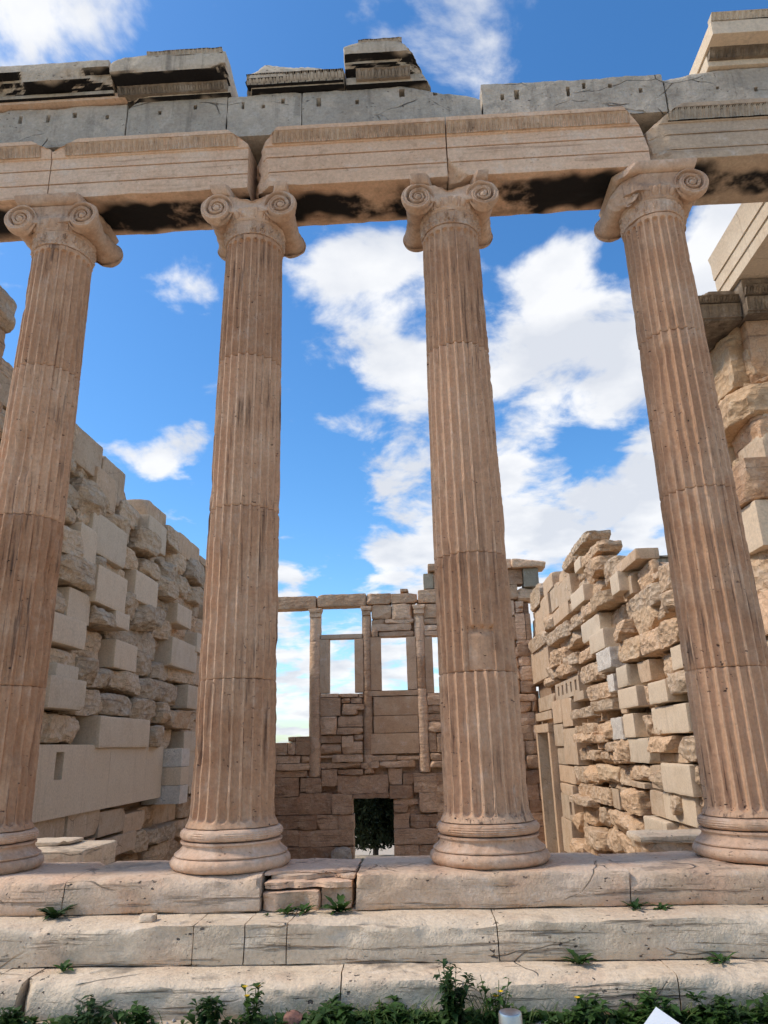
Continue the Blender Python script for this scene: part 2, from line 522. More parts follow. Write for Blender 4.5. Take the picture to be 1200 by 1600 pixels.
def boxgrid(xs, ys, zs):
    """surface lattice of a box with the given coordinates along each axis"""
    nx, ny, nz = len(xs), len(ys), len(zs)
    key = (nx, ny, nz)
    if key not in _bg:
        idx = -np.ones(key, dtype=np.int64)
        I, J, K = np.meshgrid(range(nx), range(ny), range(nz), indexing='ij')
        s = (I == 0) | (I == nx - 1) | (J == 0) | (J == ny - 1) | (K == 0) | (K == nz - 1)
        idx[s] = np.arange(s.sum())
        ijk = np.stack([I[s], J[s], K[s]], 1)
        fs = []

        def face(g, flip):
            q = np.stack([g[:-1, :-1], g[1:, :-1], g[1:, 1:], g[:-1, 1:]], -1).reshape(-1, 4)
            fs.append(q[:, ::-1] if flip else q)
        face(idx[:, :, 0], True)
        face(idx[:, :, -1], False)
        face(idx[:, 0, :], False)
        face(idx[:, -1, :], True)
        face(idx[0, :, :], True)
        face(idx[-1, :, :], False)
        _bg[key] = (ijk, np.concatenate(fs))
    ijk, F = _bg[key]
    V = np.stack([np.asarray(xs)[ijk[:, 0]], np.asarray(ys)[ijk[:, 1]], np.asarray(zs)[ijk[:, 2]]], 1)
    return V, F


def lin(a, b, res):
    return np.linspace(a, b, max(2, int(round((b - a) / res)) + 1))


def rounded(V, lo, hi, r, seed=0, wear=0.0):
    """wear the edges of a box lattice round; returns vertices and outward directions"""
    lo, hi = np.asarray(lo, float), np.asarray(hi, float)
    rr = np.full(len(V), r)
    if wear:
        rr = rr * (1 + wear * fbm(V * 3.1, 3, seed))
        rr = np.clip(rr, 0.002, min(hi - lo) * 0.45)
    q = np.minimum(np.maximum(V, lo + rr[:, None]), hi - rr[:, None])
    d = V - q
    n = np.linalg.norm(d, axis=1, keepdims=True)
    n[n < 1e-9] = 1
    d = d / n
    return q + d * rr[:, None], d


def chip(V, n, p, amp=0.02, freq=6.0, seed=0):
    """knock off everything beyond a plane, leaving a rough break"""
    n = np.asarray(n, float)
    n = n / np.linalg.norm(n)
    dist = (V - np.asarray(p, float)) @ n
    m = dist > -amp * 2
    if m.any():
        e = dist[m] - amp * ridge(V[m] * freq, 3, seed)
        V[m] -= np.outer(np.maximum(e, 0), n)
    return V


def block(lo, hi, res, r=0.012, amp=0.004, freq=5.0, seed=0, wear=0.6, chips=(), xs=None, ys=None, zs=None, post=None):
    """dressed stone"""
    xs = lin(lo[0], hi[0], res) if xs is None else xs
    ys = lin(lo[1], hi[1], res) if ys is None else ys
    zs = lin(lo[2], hi[2], res) if zs is None else zs
    V, F = boxgrid(xs, ys, zs)
    if r:
        V, d = rounded(V, lo, hi, r, seed, wear)
        if amp:
            V = V + d * (amp * fbm(V * freq, 4, seed + 3))[:, None]
    for i, c in enumerate(chips):
        V = chip(V, c[0], c[1], c[2] if len(c) > 2 else 0.015, 7.0, seed + 11 * i)
    if post is not None:
        V = post(V)
    return V, F


def rock(lo, hi, res, front, seed, cuts=5, depth=0.45, lump=0.05):
    """broken stone: a box knocked about by several fracture planes on its open side"""
    rng = random.Random(seed)
    lo, hi = np.asarray(lo, float), np.asarray(hi, float)
    V, F = boxgrid(lin(lo[0], hi[0], res), lin(lo[1], hi[1], res), lin(lo[2], hi[2], res))
    half = (hi - lo) / 2
    c = (lo + hi) / 2
    V, d = rounded(V, lo, hi, float(min(half)) * rng.uniform(0.06, 0.25), seed, 0.5)
    V = V + d * (lump * 0.6 * fbm((V + seed * 1.7) * 2.6, 3, seed))[:, None]
    f = np.asarray(front, float)
    for k in range(cuts):
        # undersides are broken back most, so that the stones overhang
        t = np.array([rng.uniform(-1, 1), rng.uniform(-1, 1), rng.uniform(-1.4, 0.2) if k % 2 else rng.uniform(-0.6, 1.0)])
        n = f * rng.uniform(0.3, 1.2) + t
        n /= np.linalg.norm(n)
        sup = float(np.abs(n) @ half)
        cut = min(rng.uniform(0.12, depth) * float(np.abs(n) @ half), 0.85 * float(min(half)))
        V = chip(V, n, c + n * (sup - cut), lump * 0.4, 6.5, seed * 7 + k)
    # foliated marble: thin layers, plus fine roughness
    W = V * np.array([2.2, 2.2, 9.0])
    V = V + d * (lump * 0.42 * ridge(W + seed, 3, seed + 5) + lump * 0.28 * fbm(V * 11, 3, seed + 9))[:, None]
    return V, F


def lathe(prof, n=64, cx=0.0, cy=0.0, amp=0.0, seed=0, freq=5.0, cap=True, fn=None):
    """revolve (r, z) about a vertical axis"""
    prof = np.asarray(prof, float)
    th = np.linspace(0, 2 * np.pi, n, endpoint=False)
    m = len(prof)
    r = np.repeat(prof[:, 0:1], n, 1)
    z = np.repeat(prof[:, 1:2], n, 1)
    T = np.repeat(th[None], m, 0)
    if fn is not None:
        r, z = fn(r, z, T)
    P = np.stack([cx + r * np.sin(T), cy - r * np.cos(T), z], -1).reshape(-1, 3)
    if amp:
        nrm = np.stack([np.sin(T), -np.cos(T), 0 * T], -1).reshape(-1, 3)
        P = P + nrm * (amp * fbm(P * freq, 4, seed))[:, None]
    idx = np.arange(m * n).reshape(m, n)
    nx = np.roll(idx, -1, 1)
    F = np.stack([idx[:-1], nx[:-1], nx[1:], idx[1:]], -1).reshape(-1, 4)
    if cap:
        # close both ends with a ring drawn in to the axis
        c0 = len(P)
        a = np.array([[cx, cy, prof[0, 1]], [cx, cy, prof[-1, 1]]])
        P = np.concatenate([P, a])
        ev = np.arange(0, n, 2)
        F = np.concatenate([F, np.stack([np.full(len(ev), c0), idx[0][(ev + 2) % n], idx[0][(ev + 1) % n], idx[0][ev]], 1),
                            np.stack([np.full(len(ev), c0 + 1), idx[-1][ev], idx[-1][(ev + 1) % n], idx[-1][(ev + 2) % n]], 1)])
    return P, F


def resample(pts, res):
    out = []
    for (a, b) in zip(pts[:-1], pts[1:]):
        L = math.hypot(a[0] - b[0], a[1] - b[1])
        k = max(1, int(math.ceil(L / res)))
        for i in range(k):
            t = i / k
            out.append((a[0] + (b[0] - a[0]) * t, a[1] + (b[1] - a[1]) * t))
    out.append(pts[-1])
    return out


def arc(cx, cz, r, a0, a1, n=8, rz=None):
    rz = r if rz is None else rz
    return [(cx + r * math.cos(R(a0 + (a1 - a0) * i / n)), cz + rz * math.sin(R(a0 + (a1 - a0) * i / n))) for i in range(n + 1)]


def carved_strip(x0, x1, z0, z1, y, motif, amp, lean=0.03, seed=0, kind='egg', wear=0.25, samples=10, chips=()):
    """a running carved moulding (egg-and-dart or leaf-and-dart) facing the viewer side of the temple"""
    n = max(1, int(round((x1 - x0) / motif)))
    us = np.linspace(0, n, n * samples + 1)
    vs_ = np.linspace(0, 1, 11)
    U, Vv = np.meshgrid(us, vs_, indexing='ij')
    t = (U % 1.0) - 0.5
    if kind == 'egg':
        e = np.sqrt(np.maximum(0, 1 - (t / 0.30) ** 2 - ((Vv - 0.55) / 0.46) ** 2))
        rim = np.exp(-((np.sqrt((t / 0.40) ** 2 + ((Vv - 0.55) / 0.56) ** 2) - 1) / 0.16) ** 2) * 0.8
        dart = np.exp(-((np.abs(t) - 0.5) / 0.06) ** 2) * 0.7 * (Vv < 0.8)
        h = np.maximum(np.maximum(e, rim), dart)
    else:
        leaf = np.clip(1 - np.abs(t) / (0.08 + 0.30 * np.sqrt(np.clip(Vv, 0, 1))), 0, 1) ** 0.7
        vein = -0.5 * np.exp(-(t / 0.05) ** 2)
        dart = np.exp(-((np.abs(t) - 0.5) / 0.07) ** 2) * 0.8
        h = np.maximum(leaf + vein, dart)
    h = np.where((Vv < 0.06) | (Vv > 0.95), 0.95, h)
    X = x0 + (x1 - x0) * U / n
    Z = z0 + (z1 - z0) * Vv
    P0 = np.stack([X, 0 * X, Z], -1).reshape(-1, 3)
    h = h - wear * np.clip(fbm(P0 * 9, 3, seed) + 0.2, 0, 1).reshape(h.shape) * 2
    Y = y - amp * h - lean * Vv
    P = np.stack([X, Y, Z], -1).reshape(-1, 3)
    a, b = X.shape
    idx = np.arange(a * b).reshape(a, b)
    F = np.stack([idx[:-1, :-1], idx[1:, :-1], idx[1:, 1:], idx[:-1, 1:]], -1).reshape(-1, 4)
    # back skin, so that the moulding has thickness
    B = P.copy()
    B[:, 1] = y + 0.06
    k = len(P)
    F2 = F[:, ::-1] + k
    ring = np.concatenate([idx[:, 0], idx[-1, 1:], idx[-2::-1, -1], idx[0, -2:0:-1]])
    r2 = np.roll(ring, -1)
    F3 = np.stack([r2, ring, ring + k, r2 + k], 1)
    P = np.concatenate([P, B])
    for i, c in enumerate(chips):
        P = chip(P, c[0], c[1], c[2] if len(c) > 2 else 0.01, 8, seed + i)
    return P, np.concatenate([F, F2, F3])


# ------------------------------------------------------------------ ground
def build_ground():
    prof = [(-160, -0.95), (-40, -0.80), (-9, -0.75), (-3.2, -0.74), (-1.9, -0.71), (-1.5, -0.695), (-1.0, -0.69), (-0.45, -0.70), (-0.40, -1.6), (0.30, -1.7),
            (0.9, -2.4), (2.2, -3.05), (6, -3.15), (14, -3.2), (22.5, -3.25), (27, -3.5), (33, -4.4), (60, -9), (140, -18), (900, -22)]
    ys, zs = [p[0] for p in prof], [p[1] for p in prof]
    yy = np.unique(np.concatenate([ys, np.linspace(-6, 30, 120)]))
    zz = np.interp(yy, ys, zs)
    xx = np.unique(np.concatenate([np.linspace(-10, 10, 90), [-900, -400, -150, -60, -25, -15, 15, 25, 60, 150, 400, 900]]))
    X, Y = np.meshgrid(xx, yy, indexing='ij')
    Z = np.repeat(zz[None], len(xx), 0)
    P = np.stack([X, Y, Z], -1).reshape(-1, 3)
    P[:, 2] += 0.02 * fbm(P * 1.3, 4, 5) * (np.abs(P[:, 0]) < 30)
    a, b = X.shape
    idx = np.arange(a * b).reshape(a, b)
    F = np.stack([idx[:-1, :-1], idx[1:, :-1], idx[1:, 1:], idx[:-1, 1:]], -1).reshape(-1, 4)
    o = mk('ground', P, F, 'dirt', org=(0, 0, -0.75), sharp=None)
    o['kind'] = 'structure'


build_ground()

# ------------------------------------------------------------------ stepped platform
plat = thing('stepped_platform', 'three worn pale marble steps with cracks, carrying the four columns', 'steps', (0, -0.4, -0.75))


def jag(x, y, z, s):
    return 0.022 * fbm(np.stack([y * 3.0, z * 3.0, np.full_like(y, x * 7)], 1), 3, s)


def step_row(z0, z1, yf, yb, joints, mat, seed, res=0.032, r=0.028, name='step_block', skip=()):
    for i, (a, b) in enumerate(zip(joints[:-1], joints[1:])):
        if i in skip:
            continue
        g = 0.004
        rs = res if (b > -3.4 and a < 3.6) else 0.08
        lo, hi = (a + g, yf, z0), (b - g, yb, z1)
        ys = np.concatenate([lin(yf, yf + 0.5, rs), [yb]]) if yb - yf > 0.7 else lin(yf, yb, rs)
        V, F = boxgrid(lin(a + g, b - g, rs), ys, lin(z0, z1, rs))
        V, d = rounded(V, (a - 1, yf, z0), (b + 1, yb, z1), r, seed + i, 0.85)
        # hollows worn into the front edge, thin foliation, fine relief
        edge = np.exp(-((V[:, 1] - yf) / 0.09) ** 2 - ((V[:, 2] - z1) / 0.09) ** 2)
        V[:, 2] -= edge * 0.055 * np.clip(fbm(np.stack([V[:, 0] * 2.4, V[:, 0] * 0 + seed, V[:, 0] * 0], 1), 4, seed) + 0.15, 0, 1)
        V[:, 1] += edge * 0.06 * np.clip(fbm(np.stack([V[:, 0] * 3.4, V[:, 0] * 0 + seed, V[:, 2] * 6], 1), 4, seed + 1) + 0.1, 0, 1)
        V += d * (0.009 * fbm(V * np.array([3, 3, 9]), 4, seed + i) + 0.006 * ridge(V * np.array([2, 2, 22]), 3, seed))[:, None]
        wl_ = np.exp(-((V[:, 0] - a) / 0.12) ** 2)
        wr_ = np.exp(-((V[:, 0] - b) / 0.12) ** 2)
        V[:, 0] += wl_ * jag(a, V[:, 1], V[:, 2], 3) + wr_ * jag(b, V[:, 1], V[:, 2], 3)
        yield i, V, F


def add_steps():
    for i, V, F in step_row(-0.76, -0.492, -1.235, -0.5, [-7.2, -4.4, -2.33, -2.10, -0.033, 2.069, 4.3, 7.2], 'step', 21):
        if i == 3:      # long diagonal break across this block
            V = chip(V, (-0.9, -0.55, 0.15), (-2.02, -1.2, -0.6), 0.03, 5, 77)
        mk('step_block', V, F, 'step', plat, sharp=55)
    for i, V, F in step_row(-0.488, -0.245, -0.895, -0.2, [-7.2, -5.2, -3.1, -1.082, -0.728, -0.428, 1.003, 3.3, 5.3, 7.2], 'step', 33, r=0.02):
        mk('step_block', V, F, 'step', plat, sharp=55)
    # top course under the columns; the third stone is broken right back
    xs = [-7.2, -4.2, -2.185, -0.705, 0.01, 2.02, 4.25, 7.2]
    for i, V, F in step_row(-0.241, 0.0, -0.53, 0.44, xs, 'stylobate', 55, r=0.024, skip=(3,)):
        if i == 2:
            V = chip(V, (0.75, -0.45, 0.35), (-0.74, -0.50, -0.03), 0.03, 6, 5)
        if i == 4:
            V = chip(V, (0.35, 0.5, 0.8), (1.98, 0.42, -0.02), 0.02, 6, 8)
            V = chip(V, (-0.8, -0.5, 0.2), (0.05, -0.52, -0.02), 0.025, 6, 9)
        if i == 5:      # flaking, split surface
            V[:, 2] -= 0.035 * np.clip(fbm(V * np.array([1.6, 5, 1]), 4, 12) + 0.2, 0, 1) * (V[:, 2] > -0.15)
            V = chip(V, (-0.2, -0.7, 0.55), (2.2, -0.5, -0.03), 0.03, 6, 4)
        if i == 1:
            V = chip(V, (0.5, 0.7, 0.5), (-2.3, 0.40, -0.01), 0.02, 5, 3)
        mk('step_block', V, F, 'stylobate', plat, sharp=55)
    # what is left of the broken stone: thin split layers, set back from the front
    for k, (yf, z0, z1, x0, x1) in enumerate([(-0.47, -0.241, -0.115, -0.69, -0.27), (-0.45, -0.241, -0.10, -0.26, -0.02),
                                              (-0.42, -0.098, -0.055, -0.68, -0.02), (-0.36, -0.052, -0.02, -0.66, 0.0),
                                              (-0.33, -0.018, 0.0, -0.70, 0.0)]):
        V, F = block((x0, yf, z0), (x1, 0.28 + 0.008 * k, z1), 0.03, 0.014, 0.014, 6, 200 + k, 0.9)
        fr = np.exp(-((V[:, 1] - yf) / 0.12) ** 2)
        V[:, 1] += fr * 0.12 * fbm(np.stack([V[:, 0] * 5, V[:, 0] * 0 + k, V[:, 2] * 3], 1), 3, 210 + k)
        mk('split_layer', V, F, 'stylobate', plat, sharp=50)


add_steps()

# ------------------------------------------------------------------ columns
SP = 2.113


def shaft_r(z):
    t = np.clip((z - 0.30) / 5.7, 0, 1)
    r = 0.349 - 0.050 * t - 0.006 * np.sin(t * np.pi) * -1
    r = r + 0.045 * np.exp(-np.clip(z - 0.308, 0, 9) / 0.045)
    return r


def make_column(X, label, seed, worn=0.5, joints=(1.48, 3.03, 4.6), caps=None, hi=True, tilt=0.0, repairs=()):
    t = thing('ionic_column', label, 'column', (X, 0, 0), 'ionic columns of the temple front')
    rng = random.Random(seed)
    # base: torus and scotia, then the reeded upper torus with its own bed joint
    prof = [(0.02, 0.0), (0.44, 0.0)] + arc(0.430, 0.051, 0.056, -90, 80, 12, 0.051) + [(0.452, 0.103), (0.458, 0.106), (0.458, 0.114)] + \
        [(0.458 - 0.060 * math.sin(a * math.pi * 0.60), 0.115 + 0.078 * a) for a in np.linspace(0, 1, 10)] + \
        [(0.415, 0.196), (0.415, 0.210), (0.37, 0.214), (0.02, 0.214)]
    prof = resample(prof, 0.03)

    def wear_base(r, z, T):
        q = np.stack([np.sin(T) * 2, np.cos(T) * 2, z * 4], -1).reshape(-1, 3)
        n = fbm(q * 1.6, 4, seed).reshape(r.shape)
        c = np.clip(fbm(q * 1.1, 3, seed + 4).reshape(r.shape) - 0.12, 0, 1)
        return r * (1 + 0.010 * n - 0.10 * worn * c * (r > 0.3)), z
    P, F = lathe(prof, 112, X, 0, 0.003, seed, 14, fn=wear_base)
    base = mk('base', P, F, 'base', t, org=(X, 0, 0), sharp=50)
    tor = [(0.02, 0.220), (0.38, 0.220)] + arc(0.380, 0.262, 0.042, -80, 80, 14) + [(0.375, 0.306), (0.02, 0.306)]
    tor = resample(tor, 0.012)

    def reed(r, z, T):
        f = (z > 0.230) & (z < 0.294)
        q = np.stack([np.sin(T) * 2, np.cos(T) * 2, z * 3], -1).reshape(-1, 3)
        k = np.clip(0.7 + fbm(q * 1.2, 3, seed + 8).reshape(r.shape) * 1.3, 0, 1)
        c = np.clip(fbm(q * 1.6, 3, seed + 14).reshape(r.shape) - 0.1, 0, 1)
        return r - f * 0.007 * k * (0.5 + 0.5 * np.cos((z - 0.230) / 0.016 * 2 * np.pi)) - 0.05 * worn * c * (r > 0.3), z
    P, F = lathe(tor, 112, X, 0, 0.003, seed + 2, 14, fn=reed)
    mk('upper_torus', P, F, 'base', t, org=(X, 0, 0.220), sharp=60)
    # shaft drums, 24 flutes
    NF, S = 24, (12 if hi else 8)
    n = NF * S
    zt = 5.975
    zj = [0.310] + list(joints) + [6.02]
    for k in range(len(zj) - 1):
        z0, z1 = zj[k] + 0.002, zj[k + 1] - 0.002
        res = 0.026 if hi else 0.08
        zs = np.concatenate([[z0, z0 + 0.004, z0 + 0.010], lin(z0 + 0.02, z1 - 0.02, res), [z1 - 0.010, z1 - 0.004, z1]])
        if zj[k + 1] > 6:
            zs = np.unique(np.concatenate([zs, np.linspace(5.90, 6.0, 14)]))
        if k == 0:
            zs = np.unique(np.concatenate([zs, np.linspace(0.32, 0.43, 14)]))
        ph = rng.uniform(-0.02, 0.02)

        def flute(r, z, T, k=k, z0=z0, z1=z1, ph=ph):
            R0 = shaft_r(z)
            u = (T / (2 * np.pi) * NF + 0.5 + ph) % 1.0 - 0.5
            fid = np.floor(T / (2 * np.pi) * NF + 0.5 + ph)
            a = 0.40
            hw = R0 * 2 * np.pi / NF * a                     # flute half width in metres
            dz = np.maximum(0, z - (zt - 0.04)) / np.maximum(hw, 1e-6) + np.maximum(0, 0.390 - z) / np.maximum(hw, 1e-6)
            s2 = (u / a) ** 2 + dz ** 2
            depth = 0.043 * R0 / 0.34 * np.sqrt(np.clip(1 - s2, 0, 1))
            P3 = np.stack([np.sin(T) * R0, np.cos(T) * R0, z], -1).reshape(-1, 3) + seed * 3.3
            # chipped arrises: a ragged loss along every fillet, heavier where the stone is worn
            big = fbm(P3 * np.array([2.0, 2.0, 0.55]), 3, seed + 21).reshape(r.shape)
            fine = fbm(np.stack([fid.ravel() * 3.7, fid.ravel() * 0, z.ravel() * 13], 1), 3, seed + 31).reshape(r.shape)
            mid = fbm(np.stack([fid.ravel() * 5.1, fid.ravel() * 0, z.ravel() * 3.5], 1), 3, seed + 41).reshape(r.shape)
            loss = np.clip(0.001 + 0.011 * fine + 0.014 * mid + 0.034 * worn * (big - 0.08), 0.0, 0.032)
            d = np.maximum(depth, np.where(dz > 0.9, loss * 0.4, loss))
            r2 = R0 - d + 0.004 * fbm(P3 * 9, 3, seed + 51).reshape(r.shape)
            # larger spalls
            sp = np.clip(fbm(P3 * np.array([3, 3, 1.6]), 3, seed + 61).reshape(r.shape) - 0.40, 0, 1)
            r2 = r2 - 0.16 * sp * worn
            # the drum joint: arris of each drum slightly broken
            e = np.minimum(z - z0, z1 - z)
            jn = fbm(np.stack([np.sin(T) * 4, np.cos(T) * 4, T * 0 + k], -1).reshape(-1, 3), 3, seed + 71).reshape(r.shape)
            r2 = r2 - (0.007 + 0.012 * np.clip(jn, 0, 1)) * np.exp(-e / 0.006)
            for (rz0, rz1, rt0, rt1, rd) in repairs:       # rectangular cuttings for old clamps and patches
                Tw = (T + np.pi) % (2 * np.pi) - np.pi
                ins = (z > rz0) & (z < rz1) & (Tw > rt0) & (Tw < rt1)
                r2 = np.where(ins, R0 - rd, r2)
            return r2, z
        P, F = lathe(np.stack([np.ones_like(zs), zs], 1), n, X, 0, fn=flute)
        mk('drum', P, F, 'shaft', t, org=(X, 0, z0), sharp=50)
    # necking band carved with palmettes and lotus
    zn0, zn1 = 6.022, 6.175
    zs = np.linspace(zn0, zn1, 26)
    n2 = 336 if hi else 96

    def anth(r, z, T):
        v = (z - zn0) / (zn1 - zn0)
        u = (T / (2 * np.pi) * 20) % 1.0 - 0.5
        odd = (np.floor(T / (2 * np.pi) * 20) % 2) > 0
        rho = np.sqrt((u * 1.25) ** 2 + ((v - 0.28) * 0.75) ** 2)
        phi = np.arctan2(u * 1.25, (v - 0.28) * 0.75)
        pet = np.clip(np.cos(np.where(odd, 9.0, 5.0) * phi), 0, 1) * (rho < 0.46) * (v > 0.28) * np.clip(rho * 6, 0, 1)
        scr = np.exp(-((np.sqrt(((np.abs(u) - 0.24) * 1.2) ** 2 + ((v - 0.20) * 0.8) ** 2) - 0.10) / 0.035) ** 2)
        rel = np.maximum(pet, scr)
        q = np.stack([np.sin(T) * 3, np.cos(T) * 3, z * 5], -1).reshape(-1, 3)
        k = np.clip(0.75 + 1.2 * fbm(q, 3, seed + 81).reshape(r.shape), 0.05, 1)
        c = np.clip(fbm(q * 0.7, 3, seed + 84).reshape(r.shape) - 0.25, 0, 1) * worn
        bead = np.where((v < 0.06) | (v > 0.93), 0.010, 0)
        return 0.298 + 0.030 * rel * k + bead * k - 0.06 * c + 0.006 * v, z
    P, F = lathe(np.stack([np.ones_like(zs), zs], 1), n2, X, 0, 0.002, seed, 20, fn=anth)
    mk('necking_band', P, F, 'capital', t, org=(X, 0, zn0), sharp=60)
    # echinus with eggs
    zs = np.linspace(6.178, 6.30, 18)

    def egg(r, z, T):
        v = (z - 6.178) / 0.122
        u = (T / (2 * np.pi) * 24) % 1.0 - 0.5
        e = np.sqrt(np.maximum(0, 1 - (u / 0.34) ** 2 - ((v - 0.6) / 0.38) ** 2))
        dart = np.exp(-((np.abs(u) - 0.5) / 0.09) ** 2) * 0.6
        rel = np.where(v > 0.2, np.maximum(e, dart), np.where(v > 0.06, 0.5, 0))
        q = np.stack([np.sin(T) * 3, np.cos(T) * 3, z * 5], -1).reshape(-1, 3)
        k = np.clip(0.7 + 1.3 * fbm(q, 3, seed + 91).reshape(r.shape), 0.0, 1)
        return 0.308 + 0.045 * v ** 1.2 + 0.034 * rel * k, z
    P, F = lathe(np.stack([np.ones_like(zs), zs], 1), n2, X, 0, 0.002, seed, 20, fn=egg)
    mk('echinus', P, F, 'capital', t, org=(X, 0, 6.178), sharp=60)
    make_capital(t, X, seed, caps or {}, hi)
    return t


def make_capital(t, X, seed, d, hi):
    ez, ex, yf, RV = 6.325, 0.335, 0.350, 0.172
    for sgn in (-1, 1):
        nth, nr, ny = (80, 40, 26) if hi else (36, 8, 10)
        th = np.linspace(0, 2 * np.pi, nth, endpoint=False)
        rows = []

        def spiral(rr, T):
            # whorls tighten towards the eye; direction mirrored for the two sides
            q = np.log(np.maximum(rr, 1e-3) / RV) / math.log(0.50) - sgn * (T - sgn * np.pi * 0.0) / (2 * np.pi) * 1.0
            fr = q % 1.0
            h = -0.055 * np.exp(-((fr - 0.5) / 0.14) ** 2) + 0.012 * (np.exp(-((fr - 0.82) / 0.12) ** 2) + np.exp(-((fr - 0.18) / 0.12) ** 2))
            h = np.where(rr < RV * 0.15, 0.014 * np.sqrt(np.clip(1 - (rr / (RV * 0.15)) ** 2, 0, 1)), h * np.clip(rr / RV * 2.0, 0.3, 1))
            return h - 0.03 * np.clip((rr / RV - 0.93) / 0.07, 0, 1) ** 2
        for face in (-1, 1):
            ring = []
            rad = np.linspace(0.02, 1, nr)
            for q in rad:
                rr = RV * q * np.ones_like(th)
                h = spiral(rr, th)
                ring.append(np.stack([X + sgn * ex + rr * np.sin(th), face * (yf + h), ez + rr * np.cos(th)], 1))
            rows.append(ring)
        bol = []
        for w in np.linspace(-1, 1, ny + 2)[1:-1]:
            rr = RV * (0.66 + 0.31 * abs(w) ** 2.2) + 0.008 * (0.5 + 0.5 * math.cos(w * 20)) * (abs(w) < 0.8)
            bol.append(np.stack([X + sgn * ex + rr * np.sin(th), np.full_like(th, w * yf), ez + rr * np.cos(th)], 1))
        seq = rows[0] + bol + rows[1][::-1]
        P = np.concatenate(seq)
        m = len(seq)
        idx = np.arange(m * nth).reshape(m, nth)
        nx = np.roll(idx, -1, 1)
        F = np.stack([idx[:-1], nx[:-1], nx[1:], idx[1:]], -1).reshape(-1, 4)[:, ::-1]
        for e in (0, m - 1):
            c = np.arange(0, nth, 2)
            P = np.concatenate([P, seq[e].mean(0)[None]])
            q = np.stack([np.full(len(c), len(P) - 1), idx[e][c], idx[e][(c + 1) % nth], idx[e][(c + 2) % nth]], 1)
            F = np.concatenate([F, q if e else q[:, ::-1]])
        ctr = np.array([X + sgn * ex, 0, ez])
        nrm = P - ctr
        nrm[:, 1] *= 0.2
        nrm /= np.linalg.norm(nrm, axis=1, keepdims=True) + 1e-9
        P += nrm * (0.006 * fbm(P * 7, 4, seed + sgn))[:, None]
        P = P - nrm * (0.05 * np.clip(fbm(P * 4.0, 3, seed + 6 + sgn) - 0.22, 0, 1))[:, None]
        for i, c in enumerate(d.get('L' if sgn < 0 else 'R', ())):
            P = chip(P, c[0], np.array([X, 0, 0]) + np.array(c[1]), c[2] if len(c) > 2 else 0.02, 6, seed + i * 5)
        mk('volute', P, F, 'capital', t, org=tuple(ctr), sharp=45)
    # channel between the volutes, sagging in the middle, with the abacus on top
    res = 0.025 if hi else 0.06
    V, F = block((X - 0.33, -0.335, 6.285), (X + 0.33, 0.335, 6.475), res, 0.012, 0.004, 6, seed + 3, 0.5,
                 post=lambda V: V)
    u = (V[:, 0] - X) / 0.33
    lowm = np.clip((6.40 - V[:, 2]) / 0.11, 0, 1)
    V[:, 2] -= lowm * 0.030 * (1 - u ** 2)
    fr = np.clip(1 - np.abs((V[:, 2] - 6.385) / 0.07), 0, 1) * (np.abs(V[:, 1]) > 0.3)
    V[:, 1] -= np.sign(V[:, 1]) * 0.024 * np.sqrt(fr)
    for i, c in enumerate(d.get('C', ())):
        V = chip(V, c[0], np.array([X, 0, 0]) + np.array(c[1]), c[2] if len(c) > 2 else 0.02, 6, seed + i * 5)
    if d.get('vee'):        # the crown between the scrolls is knocked out in a ragged V
        zm = 6.385 + 0.42 * np.abs(V[:, 0] - X - 0.03) + 0.05 * fbm(V * 9, 3, seed + 8)
        f = V[:, 1] < 0.05
        V[f, 2] = np.minimum(V[f, 2], np.maximum(zm[f], 6.30))
    mk('volute_channel', V, F, 'capital', t, sharp=50)

    def ab(V):
        k = np.clip((V[:, 2] - 6.478) / 0.108, 0, 1)
        s = 1 + 0.16 * np.sqrt(k)
        V[:, 0] = X + (V[:, 0] - X) * s
        V[:, 1] = V[:, 1] * s
        return V
    V, F = block((X - 0.36, -0.345, 6.478), (X + 0.36, 0.345, 6.584), res, 0.012, 0.004, 6, seed + 4, 0.6, post=ab)
    for i, c in enumerate(d.get('A', ())):
        V = chip(V, c[0], np.array([X, 0, 0]) + np.array(c[1]), c[2] if len(c) > 2 else 0.02, 6, seed + i * 5)
    if d.get('vee'):
        lim = 0.10 - 0.45 * np.maximum(0, np.abs(V[:, 0] - X - 0.03) - 0.10) / 0.14 + 0.06 * fbm(V * 8, 3, seed + 9)
        V[:, 1] = np.where(V[:, 1] < 0.1, np.maximum(V[:, 1], np.minimum(lim, 0.1)), V[:, 1])
    mk('abacus', V, F, 'capital', t, sharp=50)


